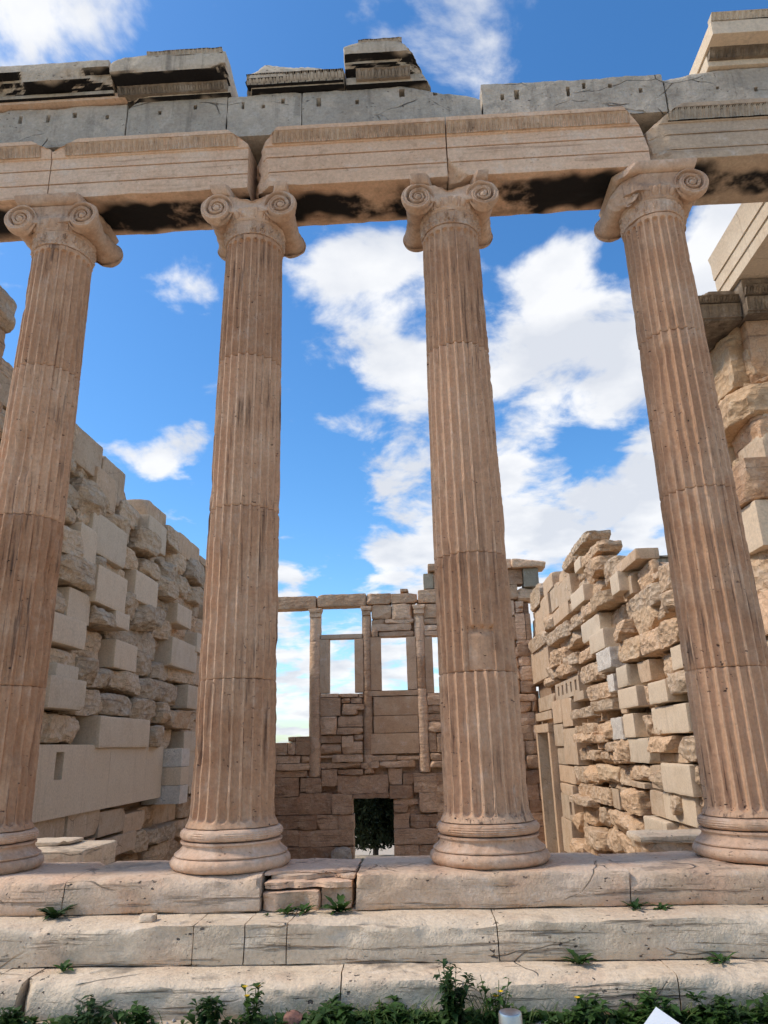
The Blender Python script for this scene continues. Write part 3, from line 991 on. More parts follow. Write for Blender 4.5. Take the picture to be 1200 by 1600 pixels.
make_column(-1.5 * SP, 'far left fluted column, its capital whole with a square slab on top', 101, 0.75,
            caps={'L': [((-0.6, 0.2, 0.4), (-0.42, 0, 6.43), 0.03)], 'A': [((0.9, -0.2, 0.3), (0.38, 0, 6.55))]})
make_column(-0.5 * SP, 'fluted column second from left, capital crown broken away between its scrolls', 202, 0.45,
            caps={'vee': True})
make_column(0.5 * SP, 'fluted column third from left, square patch cut into its lower shaft', 303, 0.6,
            caps={'vee': True, 'R': [((0.3, -0.6, -0.8), (0.33, -0.33, 6.17), 0.02)]},
            repairs=((1.49, 1.80, -0.30, 0.40, 0.030), (1.795, 1.86, -0.32, 0.42, 0.060)), joints=(1.48, 2.51, 4.62))
make_column(1.5 * SP + 0.025, 'right-hand fluted column leaning in perspective, left scroll of its capital broken off', 404, 0.55,
            caps={'L': [((-0.75, -0.62, -0.12), (-0.36, -0.14, 6.30), 0.03), ((-0.3, -0.9, 0.2), (-0.3, -0.24, 6.3), 0.03)],
                  'A': [((-0.7, -0.6, 0.2), (-0.30, -0.30, 6.5), 0.03)], 'C': [((-0.55, -0.8, 0.1), (-0.22, -0.30, 6.36), 0.02)]},
            joints=(1.46, 3.04, 4.66))

# ------------------------------------------------------------------ entablature
ent = thing('entablature', 'long marble beam, grey frieze and broken cornice resting on the columns', 'entablature', (0, 0, 6.586))


def arch_off(z):
    """how far the front of the beam stands forward of its lowest fascia"""
    return np.interp(z, [6.586, 6.767, 6.769, 6.776, 6.778, 6.957, 6.959, 6.966, 6.968, 7.105, 7.108, 7.12, 7.245, 7.262, 7.264, 7.32],
                     [0, 0, -0.016, -0.016, 0.006, 0.006, -0.010, -0.010, 0.013, 0.013, 0.024, 0.028, 0.058, 0.064, 0.076, 0.084])


ZA = np.unique(np.concatenate([lin(6.588, 7.312, 0.022), [6.767, 6.769, 6.776, 6.778, 6.957, 6.959, 6.966, 6.968, 7.105, 7.108, 7.245, 7.262, 7.264]]))


def architrave(x0, x1, mat, seed, chips, strip, label=None, post2=None):
    def post(V):
        f = V[:, 1] < 0
        V[f, 1] *= (0.315 + arch_off(V[f, 2])) / 0.315
        return V
    V, F = boxgrid(lin(x0, x1, 0.03), lin(-0.315, 0.33, 0.03), ZA)
    V, dd = rounded(V, (x0, -0.315, 6.588), (x1, 0.33, 7.312), 0.005, seed, 0.3)
    V = post(V)
    V += dd * (0.0022 * fbm(V * 8, 3, seed))[:, None]
    # ragged lower front edge and top edge
    e = np.exp(-((V[:, 1] + 0.315) / 0.05) ** 2 - ((V[:, 2] - 6.588) / 0.05) ** 2)
    V[:, 2] += e * 0.03 * np.clip(fbm(np.stack([V[:, 0] * 3, V[:, 0] * 0 + seed, V[:, 0] * 0], 1), 4, seed), 0, 1)
    # uneven soffit, rough hollow along the middle and ragged back edge
    s = (V[:, 2] < 6.60) & (V[:, 1] > -0.22)
    V[s, 2] += 0.045 * np.clip(fbm(V[s] * np.array([1.5, 4, 1]), 4, seed + 2) + 0.1, 0, 1)
    b = np.exp(-((V[:, 1] - 0.33) / 0.06) ** 2 - ((V[:, 2] - 6.588) / 0.06) ** 2)
    V[:, 2] += b * 0.05 * np.clip(fbm(np.stack([V[:, 0] * 2, V[:, 0] * 0 + seed, V[:, 0] * 0 + 9], 1), 4, seed), 0, 1)
    for i, c in enumerate(chips):
        V = chip(V, c[0], c[1], c[2] if len(c) > 2 else 0.015, 6, seed + i)
    if post2 is not None:
        V = post2(V)
    o = mk('architrave_block', V, F, mat, ent, sharp=32)
    if label:
        o['label'] = label
    if strip:
        P, F = carved_strip(strip[0], strip[1], 7.122, 7.252, -0.345, 0.062, 0.020, 0.034, seed, 'leaf', 0.30,
                            chips=[(c[0], c[1], 0.006) for c in chips])
        mk('leaf_and_dart_moulding', P, F, 'moulding' if mat == 'architrave' else 'cornice', o, sharp=60)
    return o


architrave(-5.7, -3.268, 'architrave', 11, [((0.42, -0.3, 0.8), (-3.36, -0.38, 7.24)), ], (-5.6, -3.38))
architrave(-3.258, -1.085, 'architrave', 12, [((-0.42, -0.25, 0.85), (-3.10, -0.38, 7.235)), ((0.60, -0.25, 0.72), (-1.20, -0.38, 7.215))],
           (-3.10, -1.20), label='pinkish beam block over the second column from left')


def erode_left(V):
    x0 = -1.055
    e = np.exp(-((V[:, 0] - x0) / 0.16) ** 2) * (V[:, 1] < 0.2)
    n = fbm(np.stack([V[:, 2] * 4, V[:, 1] * 4, V[:, 0] * 2], 1), 4, 91)
    V[:, 0] += e * 0.10 * np.clip(n + 0.1, 0, 1)
    return V


architrave(-1.055, 1.048, 'architrave', 13, [((-0.75, -0.35, 0.5), (-0.86, -0.38, 7.17), 0.02), ((-0.6, -0.75, -0.1), (-0.93, -0.27, 6.9), 0.03), ((-0.9, -0.4, 0.0), (-0.97, -0.2, 6.9), 0.03)],
           (-0.82, 1.04), label='pinkish beam block with a hollowed left end', post2=erode_left)


def erode_l4(V):
    return chip(V, (-0.5, -0.7, -0.5), (1.16, -0.30, 6.72), 0.03, 6, 5)


architrave(1.058, 3.165, 'architrave', 14, [((0.78, -0.35, 0.5), (3.03, -0.36, 7.19), 0.012), ((0.9, -0.5, 0.15), (3.12, -0.33, 7.0), 0.01)],
           (1.066, 3.0), label='beam block with a rounded right end', post2=erode_l4)


def erode_l5(V):
    n = fbm(np.stack([V[:, 0] * 3, V[:, 1] * 3, V[:, 2] * 4], 1), 4, 95)
    V = chip(V, (-0.45, -0.88, -0.1), (3.36, -0.31, 6.85), 0.03, 6, 6)
    e2 = np.clip((6.74 - V[:, 2]) / 0.15, 0, 1) * np.clip((-0.05 - V[:, 1]) / 0.28, 0, 1)
    V[:, 2] += e2 * (0.07 + 0.05 * n) * (V[:, 0] < 4.6)
    return V


architrave(3.19, 5.75, 'architrave_grey', 15, [((-0.58, -0.3, 0.75), (3.40, -0.36, 7.20), 0.012), ((-0.5, -0.85, -0.35), (3.22, -0.29, 6.68), 0.03)],
           (3.40, 5.6), label='greyer beam block at the right with a ragged lower edge', post2=erode_l5)


def frieze(x0, x1, z1, seed, holes, chips=(), yb=0.25, mat='frieze'):
    z0 = 7.316
    xs, zs = list(lin(x0, x1, 0.035)), list(lin(z0, z1, 0.035))
    for (hx, hz, w, h) in holes:
        xs = [v for v in xs if abs(v - hx) > w / 2 + 0.012] + [hx - w / 2 - 0.006, hx - w / 2, hx + w / 2, hx + w / 2 + 0.006]
        zs = [v for v in zs if abs(v - hz) > h / 2 + 0.012] + [hz - h / 2 - 0.006, hz - h / 2, hz + h / 2, hz + h / 2 + 0.006]
    xs, zs = np.unique(np.round(xs, 5)), np.unique(np.round(zs, 5))
    xs[0], xs[-1], zs[0], zs[-1] = x0, x1, z0, z1
    V, F = boxgrid(xs, lin(-0.29, yb, 0.05), zs)
    O = V.copy()
    V, dd = rounded(V, (x0, -0.29, z0), (x1, yb, z1), 0.008, seed, 0.6)
    fl = fbm(V * np.array([4.5, 4.5, 6.0]), 4, seed)
    V += dd * (0.006 * np.round(fl * 4) / 2 + 0.004 * fbm(V * 14, 3, seed + 1))[:, None]
    e = np.exp(-((V[:, 2] - z1) / 0.05) ** 2) * (V[:, 1] < -0.2)
    V[:, 2] -= e * 0.03 * np.clip(fbm(np.stack([V[:, 0] * 4, V[:, 0] * 0, V[:, 0] * 0 + seed], 1), 4, seed), 0, 1)
    for i, c in enumerate(chips):
        V = chip(V, c[0], c[1], c[2] if len(c) > 2 else 0.015, 6, seed + i)
    for (hx, hz, w, h) in holes:
        m = (np.abs(O[:, 0] - hx) <= w / 2 + 1e-4) & (np.abs(O[:, 2] - hz) <= h / 2 + 1e-4) & (O[:, 1] < -0.28)
        V[m, 1] += 0.11
    return mk('frieze_block', V, F, mat, ent, sharp=45)


frieze(-5.7, -2.50, 7.885, 41, [(-3.72, 7.74, 0.03, 0.05), (-3.40, 7.72, 0.03, 0.05), (-3.10, 7.76, 0.04, 0.06), (-2.72, 7.70, 0.03, 0.05)])
frieze(-2.488, -1.36, 7.90, 42, [(-2.12, 7.72, 0.025, 0.045), (-1.72, 7.77, 0.03, 0.05)], [((-0.6, -0.6, 0.6), (-2.44, -0.27, 7.84), 0.02)])
frieze(-1.352, -0.520, 7.90, 43, [(-1.18, 7.74, 0.02, 0.045), (-0.95, 7.72, 0.025, 0.035), (-0.73, 7.78, 0.03, 0.05)])
frieze(-0.512, 1.462, 7.89, 44, [(-0.33, 7.76, 0.04, 0.075), (0.10, 7.70, 0.03, 0.05), (0.60, 7.80, 0.05, 0.08), (0.97, 7.77, 0.035, 0.06)],
       [((0.42, -0.1, 0.9), (1.12, -0.28, 7.79), 0.02), ((0.2, -0.6, 0.75), (1.30, -0.28, 7.70), 0.015)])
b5 = frieze(1.478, 3.452, 7.845, 45, [(1.70, 7.66, 0.03, 0.05), (1.86, 7.69, 0.045, 0.075), (2.13, 7.72, 0.03, 0.04), (2.42, 7.68, 0.03, 0.06), (2.60, 7.76, 0.03, 0.045),
                                (2.88, 7.72, 0.03, 0.045), (3.20, 7.63, 0.03, 0.05)])
frieze(3.466, 5.75, 7.86, 46, [(4.02, 7.60, 0.02, 0.03), (4.42, 7.55, 0.03, 0.05)], [((-0.1, -0.75, 0.6), (3.75, -0.28, 7.80), 0.02)])
# tan backing stone seen where the frieze is broken down
V, F = block((1.10, 0.02, 7.50), (1.47, 0.30, 7.90), 0.03, 0.02, 0.01, 6, 47)
mk('backing_stone', V, F, 'cornice', ent)


def corona(x0, x1, z0, z1, yf, mat, seed, chips=(), name='cornice_block', lump=0.012, yb=0.32, r=0.012, post=None):
    V, F = block((x0, yf, z0), (x1, yb, z1), 0.032, r, lump, 5, seed, 0.8, chips=chips, post=post)
    return mk(name, V, F, mat, ent, sharp=40)


def bed(x0, x1, z0, z1, yf, mat, seed, parent, chips=()):
    V, F = block((x0, yf, z0), (x1, 0.30, z1), 0.04, 0.01, 0.004, 6, seed, 0.6, chips=chips)
    return mk('bed_moulding', V, F, mat, parent, sharp=40)


# far left cornice stone: lip mostly gone, plain mouldings below
def ragged(z, amp, seed):
    def f(V):
        m = np.clip((z - V[:, 2]) / 0.10, 0, 1) * np.clip((-0.25 - V[:, 1]) / 0.25, 0, 1)
        n = fbm(np.stack([V[:, 0] * 2.6, V[:, 1] * 3, V[:, 0] * 0 + seed], 1), 4, seed)
        V[:, 2] += m * amp * np.clip(n + 0.35, 0, 1)
        V[:, 1] += m * amp * 0.9 * np.clip(n + 0.45, 0, 1)
        return V
    return f


c1 = corona(-5.7, -2.628, 7.985, 8.225, -0.57, 'cornice', 61, post=ragged(8.12, 0.16, 3))
bed(-5.7, -2.50, 7.893, 7.98, -0.36, 'architrave', 62, c1)
V, F = block((-5.7, -0.40, 7.925), (-2.62, -0.34, 7.982), 0.03, 0.02, 0.004, 6, 63)
mk('fillet', V, F, 'cornice', c1)
c2 = corona(-2.612, -1.32, 7.995, 8.235, -0.58, 'cornice', 64, [((0.5, -0.5, -0.75), (-1.42, -0.52, 8.0), 0.03), ((-0.5, -0.2, 0.9), (-2.5, -0.5, 8.22), 0.01)],
            post=ragged(8.04, 0.06, 5))
tag(c2, 'cornice stone with a dark overhang and carved moulding')
bed(-2.60, -1.31, 7.89, 7.99, -0.35, 'cornice', 65, c2, [((-0.2, -0.8, -0.5), (-2.2, -0.36, 7.92), 0.03)])
P, F = carved_strip(-2.58, -1.34, 7.905, 7.99, -0.365, 0.062, 0.022, 0.04, 66, 'egg', 0.2)
mk('egg_and_dart_moulding', P, F, 'crusted', c2, sharp=60)
P, F = carved_strip(-2.20, -1.36, 8.205, 8.262, -0.572, 0.05, 0.012, 0.02, 67, 'leaf', 0.45)
mk('crown_moulding', P, F, 'cornice', c2, sharp=60)
c3 = corona(-1.14, -0.035, 7.995, 8.20, -0.42, 'cornice', 68, [((-0.55, -0.55, 0.65), (-1.00, -0.40, 8.10), 0.035), ((0.1, -0.75, 0.65), (-0.4, -0.38, 8.10), 0.035),
                                                          ((-0.7, 0.1, 0.7), (-0.98, 0, 8.14), 0.03)], lump=0.02)
tag(c3, 'cornice stone broken to a slope above its carved moulding')
bed(-1.16, -0.035, 7.905, 7.99, -0.36, 'cornice', 69, c3, [((-0.8, -0.3, -0.4), (-1.10, -0.3, 7.95), 0.02)])
P, F = carved_strip(-1.12, -0.04, 7.925, 8.035, -0.375, 0.077, 0.024, 0.045, 70, 'egg', 0.15)
mk('egg_and_dart_moulding', P, F, 'cornice', c3, sharp=60)
c4 = corona(-0.022, 0.86, 8.0, 8.30, -0.53, 'cornice', 71, [((0.75, -0.25, 0.6), (0.66, -0.45, 8.22), 0.03), ((0.55, -0.6, -0.45), (0.62, -0.5, 8.05), 0.03),
                                                         ((-0.35, -0.3, 0.9), (0.05, -0.5, 8.265), 0.015)], post=ragged(8.14, 0.13, 8), lump=0.016)
tag(c4, 'tallest cornice stone, rounded at its right end')
bed(-0.02, 0.93, 7.895, 8.0, -0.35, 'cornice', 72, c4, [((0.7, -0.4, 0.3), (0.85, -0.33, 7.95), 0.02)])
P, F = carved_strip(0.10, 0.70, 7.925, 8.03, -0.365, 0.077, 0.024, 0.045, 73, 'egg', 0.2)
mk('egg_and_dart_moulding', P, F, 'crusted', c4, sharp=60)
P, F = carved_strip(0.14, 0.62, 8.268, 8.315, -0.515, 0.05, 0.012, 0.02, 74, 'leaf', 0.5)
mk('crown_moulding', P, F, 'cornice', c4, sharp=60)
c5 = corona(3.93, 5.75, 8.03, 8.21, -0.58, 'new', 75, lump=0.003, r=0.006)
tag(c5, 'clean white restored cornice stone at the right edge')
bed(3.95, 5.75, 7.865, 8.025, -0.33, 'new', 76, c5)
P, F = carved_strip(3.96, 5.7, 7.94, 8.03, -0.345, 0.085, 0.026, 0.06, 77, 'leaf', 0.05)
mk('leaf_moulding', P, F, 'crusted', c5, sharp=60)
P, F = carved_strip(3.94, 5.7, 8.215, 8.285, -0.570, 0.06, 0.016, 0.04, 78, 'leaf', 0.05)
mk('crown_moulding', P, F, 'cornice', c5, sharp=60)

# ------------------------------------------------------------------ walls
SOUTH = """R 3.64 4.05 5.59 5.96; C 4.04 5.12 5.42 6.08; C 5.19 6.21 5.25 5.99; R 3.69 4.31 5.23 5.57; R 4.33 4.97 5.22 5.56; F 4.86 5.72 4.97 5.64; R 3.71 4.32 4.63 5.00
R 4.23 5.41 4.64 5.26; R 3.78 4.27 4.35 4.65; P 4.70 6.18 4.09 4.79; R 4.30 5.07 4.39 4.74; R 5.46 6.51 4.64 5.09; R 5.91 7.18 5.01 5.58; P 7.14 8.22 4.86 5.50
C 7.27 8.44 5.27 5.88; R 6.63 7.82 4.69 5.16; R 3.74 4.38 3.82 4.26; P 4.26 4.91 3.65 4.44; R 4.96 5.42 3.86 4.09; P 5.02 6.27 3.28 3.93; R 5.48 6.73 3.67 4.14
P 6.66 7.90 3.65 4.23; R 6.15 7.13 4.20 4.58; R 7.16 8.08 4.28 4.62; R 3.74 4.94 3.42 3.90; R 8.24 9.32 5.20 5.62; R 9.09 10.12 4.85 5.40; R 8.39 9.49 4.37 4.89
R 10.17 11.34 4.87 5.40; C 9.46 11.03 5.29 5.81; R 8.03 9.06 4.02 4.47; R 9.54 10.80 4.39 4.90; R 10.65 11.66 4.41 4.82; P 3.72 4.94 2.47 2.93; P 4.32 5.11 2.89 3.40
R 3.77 4.35 2.95 3.36; R 5.11 5.80 2.95 3.23; P 5.86 6.51 3.01 3.31; R 6.27 7.12 3.30 3.74; R 4.92 6.12 2.39 2.91; P 6.16 7.22 2.33 2.84; R 6.40 8.46 2.68 3.28
R 7.12 8.25 3.17 3.69; R 8.21 9.62 3.65 4.03; P 9.04 10.08 3.58 4.04; R 8.42 9.50 3.20 3.62; P 9.02 10.86 2.66 3.30; P 10.65 11.47 3.15 3.63; R 3.90 4.91 2.09 2.42
P 4.06 4.79 1.96 2.20; R 4.78 5.50 1.97 2.37; R 5.19 6.38 1.89 2.31; R 6.40 7.64 1.90 2.33; R 7.36 8.44 2.34 2.78; R 8.36 9.48 2.35 2.72; R 9.43 11.36 2.38 2.74
P 3.79 4.96 1.53 2.00; R 4.96 6.04 1.50 1.92; R 5.90 7.12 1.52 1.90; R 7.15 8.41 1.44 1.88; R 7.62 9.17 1.87 2.30; R 8.94 9.99 1.84 2.30; P 10.15 11.38 1.82 2.36
R 8.42 9.27 1.45 1.85; R 9.10 10.39 1.37 1.77; R 10.40 11.16 1.37 1.72; R 3.70 4.21 1.10 1.51; R 4.08 5.38 1.06 1.48; P 5.69 8.00 0.98 1.51; R 8.02 8.75 0.98 1.40
R 8.76 9.84 0.95 1.36; P 10.19 11.17 0.88 1.34; F 3.98 5.13 -0.29 0.12; F 5.12 6.26 -0.37 0.07; F 6.29 7.43 -0.44 -0.03; F 7.44 8.46 -0.52 -0.16; F 4.10 5.06 -0.58 -0.30
F 5.05 6.28 -0.70 -0.41; F 6.26 7.98 -0.81 -0.48; R 7.96 8.82 -0.92 -0.52; R 8.57 10.17 -0.85 -0.55; R 8.98 10.38 -1.23 -0.88; F 3.74 3.98 -0.21 0.14"""
NORTH = """P 11.14 12.70 4.18 4.60; P 10.19 12.12 3.22 3.72; P 9.60 11.01 2.83 3.28; W 9.23 10.46 2.38 2.82; W 9.40 9.93 1.89 2.27; P 11.30 12.04 5.03 5.35; R 10.89 11.65 4.62 5.00
R 9.73 10.75 4.59 4.95; R 8.59 10.04 4.24 4.71; R 11.56 13.58 5.40 5.71; R 9.51 11.51 5.02 5.27; R 10.33 12.20 5.51 5.73; F 15.39 17.09 5.43 5.91; F 17.87 19.37 4.72 5.31
F 16.27 17.78 4.74 5.42; F 14.87 16.20 4.75 5.48; F 12.94 14.87 4.60 5.28; R 17.33 19.93 5.34 6.03; F 16.90 19.37 4.28 4.80; R 15.91 16.98 4.24 4.72; F 13.49 15.84 4.26 4.68
R 12.64 14.12 4.25 4.54; R 16.93 20.81 3.94 4.47; R 13.52 16.82 3.69 4.09; R 11.72 13.85 3.81 4.14; R 10.56 11.95 3.80 4.11; R 9.12 10.56 3.75 4.05; R 12.95 15.87 3.38 3.82
R 12.15 14.54 3.75 3.96; F 17.30 21.03 2.92 4.03; R 14.39 16.30 3.02 3.48; R 12.81 14.28 2.84 3.15; R 10.55 12.85 2.77 3.10; R 13.17 15.63 2.66 3.02; R 10.55 12.71 2.26 2.71
F 13.23 14.91 2.57 2.79; R 15.36 17.64 2.73 3.18; R 16.14 18.59 2.63 2.91; S 13.04 16.43 2.11 2.55; F 12.65 13.93 1.92 2.15; R 10.01 12.47 1.82 2.19; F 17.44 20.76 1.60 1.88
F 17.22 20.26 1.91 2.38; F 15.74 17.27 1.43 2.11; F 14.34 15.75 1.30 2.09; F 14.22 16.10 0.28 1.26; F 15.92 17.46 0.77 1.42; F 15.58 17.52 0.24 0.74; F 15.05 17.44 -0.26 0.23
F 15.26 17.12 -0.58 -0.28; S 15.35 17.21 -1.24 -0.57; F 15.93 17.50 -2.22 -1.26; R 11.33 14.20 1.45 1.71; R 10.54 12.75 1.32 1.64; R 9.62 11.26 1.52 1.77; F 9.01 9.68 1.43 1.84
R 12.93 14.29 1.07 1.29; R 11.73 12.91 1.06 1.34; R 10.50 11.74 0.99 1.28; R 9.85 10.40 0.94 1.32; W 9.11 9.97 0.91 1.36; R 11.73 13.83 0.85 1.09; R 10.30 11.73 0.85 1.04
R 13.35 14.31 0.42 0.77; R 12.46 13.46 0.49 0.80; R 11.37 12.50 0.46 0.70; R 10.87 11.93 0.71 0.85; R 9.75 10.87 0.67 0.87; R 10.60 11.41 0.38 0.66; R 9.93 10.58 0.47 0.67
R 9.04 10.06 0.44 0.91; R 13.36 15.05 -0.16 0.28; R 11.80 13.35 -0.06 0.32; R 10.36 11.89 0.03 0.38; R 10.46 11.51 -0.10 0.11; R 8.87 10.59 -0.01 0.40; R 12.23 15.15 -0.55 -0.15
R 10.98 12.74 -0.50 -0.14; F 10.53 11.22 -0.54 -0.11; F 9.82 10.40 -0.50 -0.06; R 8.64 9.84 -0.49 -0.04; R 12.80 15.11 -0.67 -0.48; R 12.95 14.69 -1.11 -0.63; R 11.62 12.99 -1.06 -0.59
R 10.18 11.86 -0.95 -0.56; R 8.86 10.45 -1.04 -0.55; R 12.83 14.96 -1.58 -1.14; R 11.97 13.51 -1.56 -1.13; R 10.66 12.10 -1.46 -0.99; R 13.12 14.44 -1.84 -1.54; R 9.81 11.09 -1.38 -1.00
R 14.66 15.73 -1.46 -0.98; R 14.42 15.76 -1.96 -1.67; F 7.16 8.74 4.20 4.43; P 8.24 8.91 3.81 4.24; R 6.32 8.14 3.20 3.60; R 5.08 5.87 3.25 3.73; R 5.71 6.43 2.86 3.25
R 5.08 5.66 2.88 3.21; R 6.57 8.04 2.80 3.29; R 8.07 8.79 2.77 3.22; R 5.95 7.38 2.33 2.77; R 5.19 6.24 2.37 2.80; R 7.39 8.81 2.37 2.81; P 8.22 9.02 1.91 2.34
F 7.08 7.82 1.91 2.31; R 5.68 6.74 1.91 2.31; P 5.32 5.82 1.96 2.35; R 5.11 5.45 1.98 2.25; R 5.14 6.19 1.59 1.94; P 6.01 7.01 1.48 1.87; R 6.80 7.37 1.53 1.85
P 7.78 9.14 1.50 1.90; R 6.70 7.29 1.44 1.61; P 5.45 7.24 0.98 1.45; P 5.00 5.39 1.01 1.44; P 8.37 9.19 0.94 1.41; R 7.28 7.65 0.98 1.33; R 6.74 7.51 0.96 1.14
P 7.73 9.18 0.47 0.94; R 6.20 7.44 0.68 0.94; F 5.95 7.30 0.52 0.67; R 5.07 6.18 0.55 0.93; R 8.11 9.59 0.14 0.43; F 8.35 9.38 0.00 0.12; F 7.38 8.01 0.04 0.46
R 6.87 7.40 0.06 0.42; P 5.52 6.96 0.04 0.52; R 5.09 5.47 0.16 0.49; F 7.18 8.24 -0.43 0.01; P 5.71 7.26 -0.42 0.05; R 6.21 6.84 -0.28 0.02; R 5.19 5.72 -0.29 0.04
P 7.04 8.40 -0.88 -0.45; R 5.46 7.05 -0.65 -0.41; R 8.29 10.37 -0.97 -0.53; F 7.80 9.88 -1.16 -0.93"""
WEST = """L -4.92 -3.30 6.03 6.54; L -3.28 -1.37 6.07 6.57; R -1.35 -0.38 6.12 6.54; R -0.38 0.62 6.13 6.51; R 0.65 1.44 6.11 6.63; R -0.03 0.28 6.58 6.70; R -1.16 -0.39 5.55 6.11
R -0.38 0.43 5.51 6.10; R -1.17 -0.66 5.34 5.53; R -0.65 0.45 5.36 5.53; R -1.18 0.44 5.08 5.35; R -1.19 -0.93 4.87 5.13; R -0.91 0.43 4.88 5.06; R 0.85 1.48 5.53 6.06
R 0.84 1.46 5.29 5.51; R 0.84 1.45 5.05 5.28; F 0.84 1.36 4.85 5.03; R -2.42 -1.71 2.66 2.79; F -3.14 -2.44 2.67 2.81; F -3.14 -2.37 2.00 2.66; R -2.34 -2.01 2.45 2.63
R -2.01 -1.56 2.44 2.64; R -2.33 -1.47 2.19 2.41; R -2.33 -1.74 2.02 2.19; R -3.14 -2.52 1.34 1.99; R -2.49 -1.55 1.59 1.99; R -2.52 -1.56 1.33 1.57; F -3.14 -2.34 1.05 1.31
F -2.34 -1.90 0.89 1.29; R -1.90 -1.56 1.11 1.32; R -3.14 -2.35 0.67 1.03; R -2.33 -1.57 0.66 1.09; R -1.71 -1.52 2.64 2.80; F -4.94 -4.34 0.67 1.11; R -4.33 -4.05 1.13 1.30
R -4.33 -4.04 0.69 1.11; F -4.03 -3.49 0.65 1.31; G -1.15 0.51 1.97 2.65; G -1.16 0.49 1.35 1.96; G -1.29 0.49 0.63 1.34; F 0.02 0.52 2.52 2.56; R 0.86 1.41 2.30 2.62
R 0.84 1.39 1.99 2.29; F 0.81 1.41 1.74 1.98; R 0.85 1.38 1.34 1.72; F 0.85 1.13 0.63 1.34; R 1.13 1.39 0.65 1.31; R -4.93 -3.81 0.39 0.63; R -4.92 -4.73 0.13 0.38
R -4.72 -3.52 0.14 0.36; R -3.81 -3.52 0.38 0.62; F -3.14 -1.56 0.54 0.62; R -2.70 -1.56 0.38 0.63; R -3.15 -1.56 0.17 0.37; F -1.27 -0.34 0.39 0.58; F -0.34 0.48 0.40 0.55
R -1.33 -0.98 0.16 0.38; R -0.98 0.32 0.16 0.38; R 0.88 1.37 0.35 0.60; R 0.87 1.36 0.13 0.34; R -1.68 -1.36 0.14 0.35; K -4.90 -3.89 -0.75 -0.10; K -4.89 -3.88 -1.36 -0.76
K -4.84 -3.87 -1.83 -1.38; K -4.69 -3.86 -2.39 -1.85; K -4.51 -2.65 -2.85 -2.41; K -3.86 -3.48 -0.60 -0.13; K -3.63 -3.08 -0.64 -0.12; K -3.88 -2.70 -1.36 -0.65; K -3.08 -2.50 -0.43 0.14
K -2.50 -0.68 -0.70 -0.08; K -2.70 -1.96 -1.37 -0.71; K -3.87 -3.24 -1.85 -1.38; K -3.24 -2.47 -1.86 -1.39; K -2.47 -1.93 -1.87 -1.39; K -3.86 -1.94 -2.40 -1.87; K -2.67 -1.94 -2.87 -2.44
K -2.50 -1.57 -0.05 0.12; K -0.65 -0.16 -0.43 0.13; K -0.63 0.20 -0.89 -0.45; K -0.13 0.24 -0.44 -0.04; K 0.24 1.35 -0.70 -0.06; K 0.41 1.32 -1.36 -0.70; K -0.50 0.41 -1.10 -0.90
K -0.50 0.01 -1.36 -1.11; K -0.51 0.05 -1.86 -1.38; K 0.08 0.73 -1.87 -1.43; K 0.73 1.29 -1.85 -1.44; K -0.50 1.04 -2.38 -1.89; K -0.52 0.35 -2.86 -2.40; K 0.35 1.02 -2.87 -2.41
K -1.95 -0.61 -0.86 -0.70; K -4.91 -3.60 -0.09 0.12; K -1.51 -1.16 -0.03 0.13; R 4.12 4.49 6.14 6.70; R 4.48 5.09 6.06 6.56; R 4.17 4.31 5.52 6.10; R 4.33 4.67 5.80 6.05
R 4.34 4.65 5.62 5.78; R 4.17 4.33 4.59 5.48; F 4.30 4.68 4.58 5.59; F 4.68 4.90 4.57 5.58"""


def table(s):
    out = []
    for e in s.replace('\n', ';').split(';'):
        t = e.split()
        if t:
            out.append((t[0], *map(float, t[1:])))
    return out


def covered(a0, a1, b0, b1, rects):
    """share of a rectangle already taken by listed stones, sampled on a small lattice"""
    n = 0
    for i in range(6):
        for j in range(4):
            a, b = a0 + (a1 - a0) * (i + 0.5) / 6, b0 + (b1 - b0) * (j + 0.5) / 4
            n += any(r[1] <= a <= r[2] and r[3] <= b <= r[4] for r in rects)
    return n / 24.0


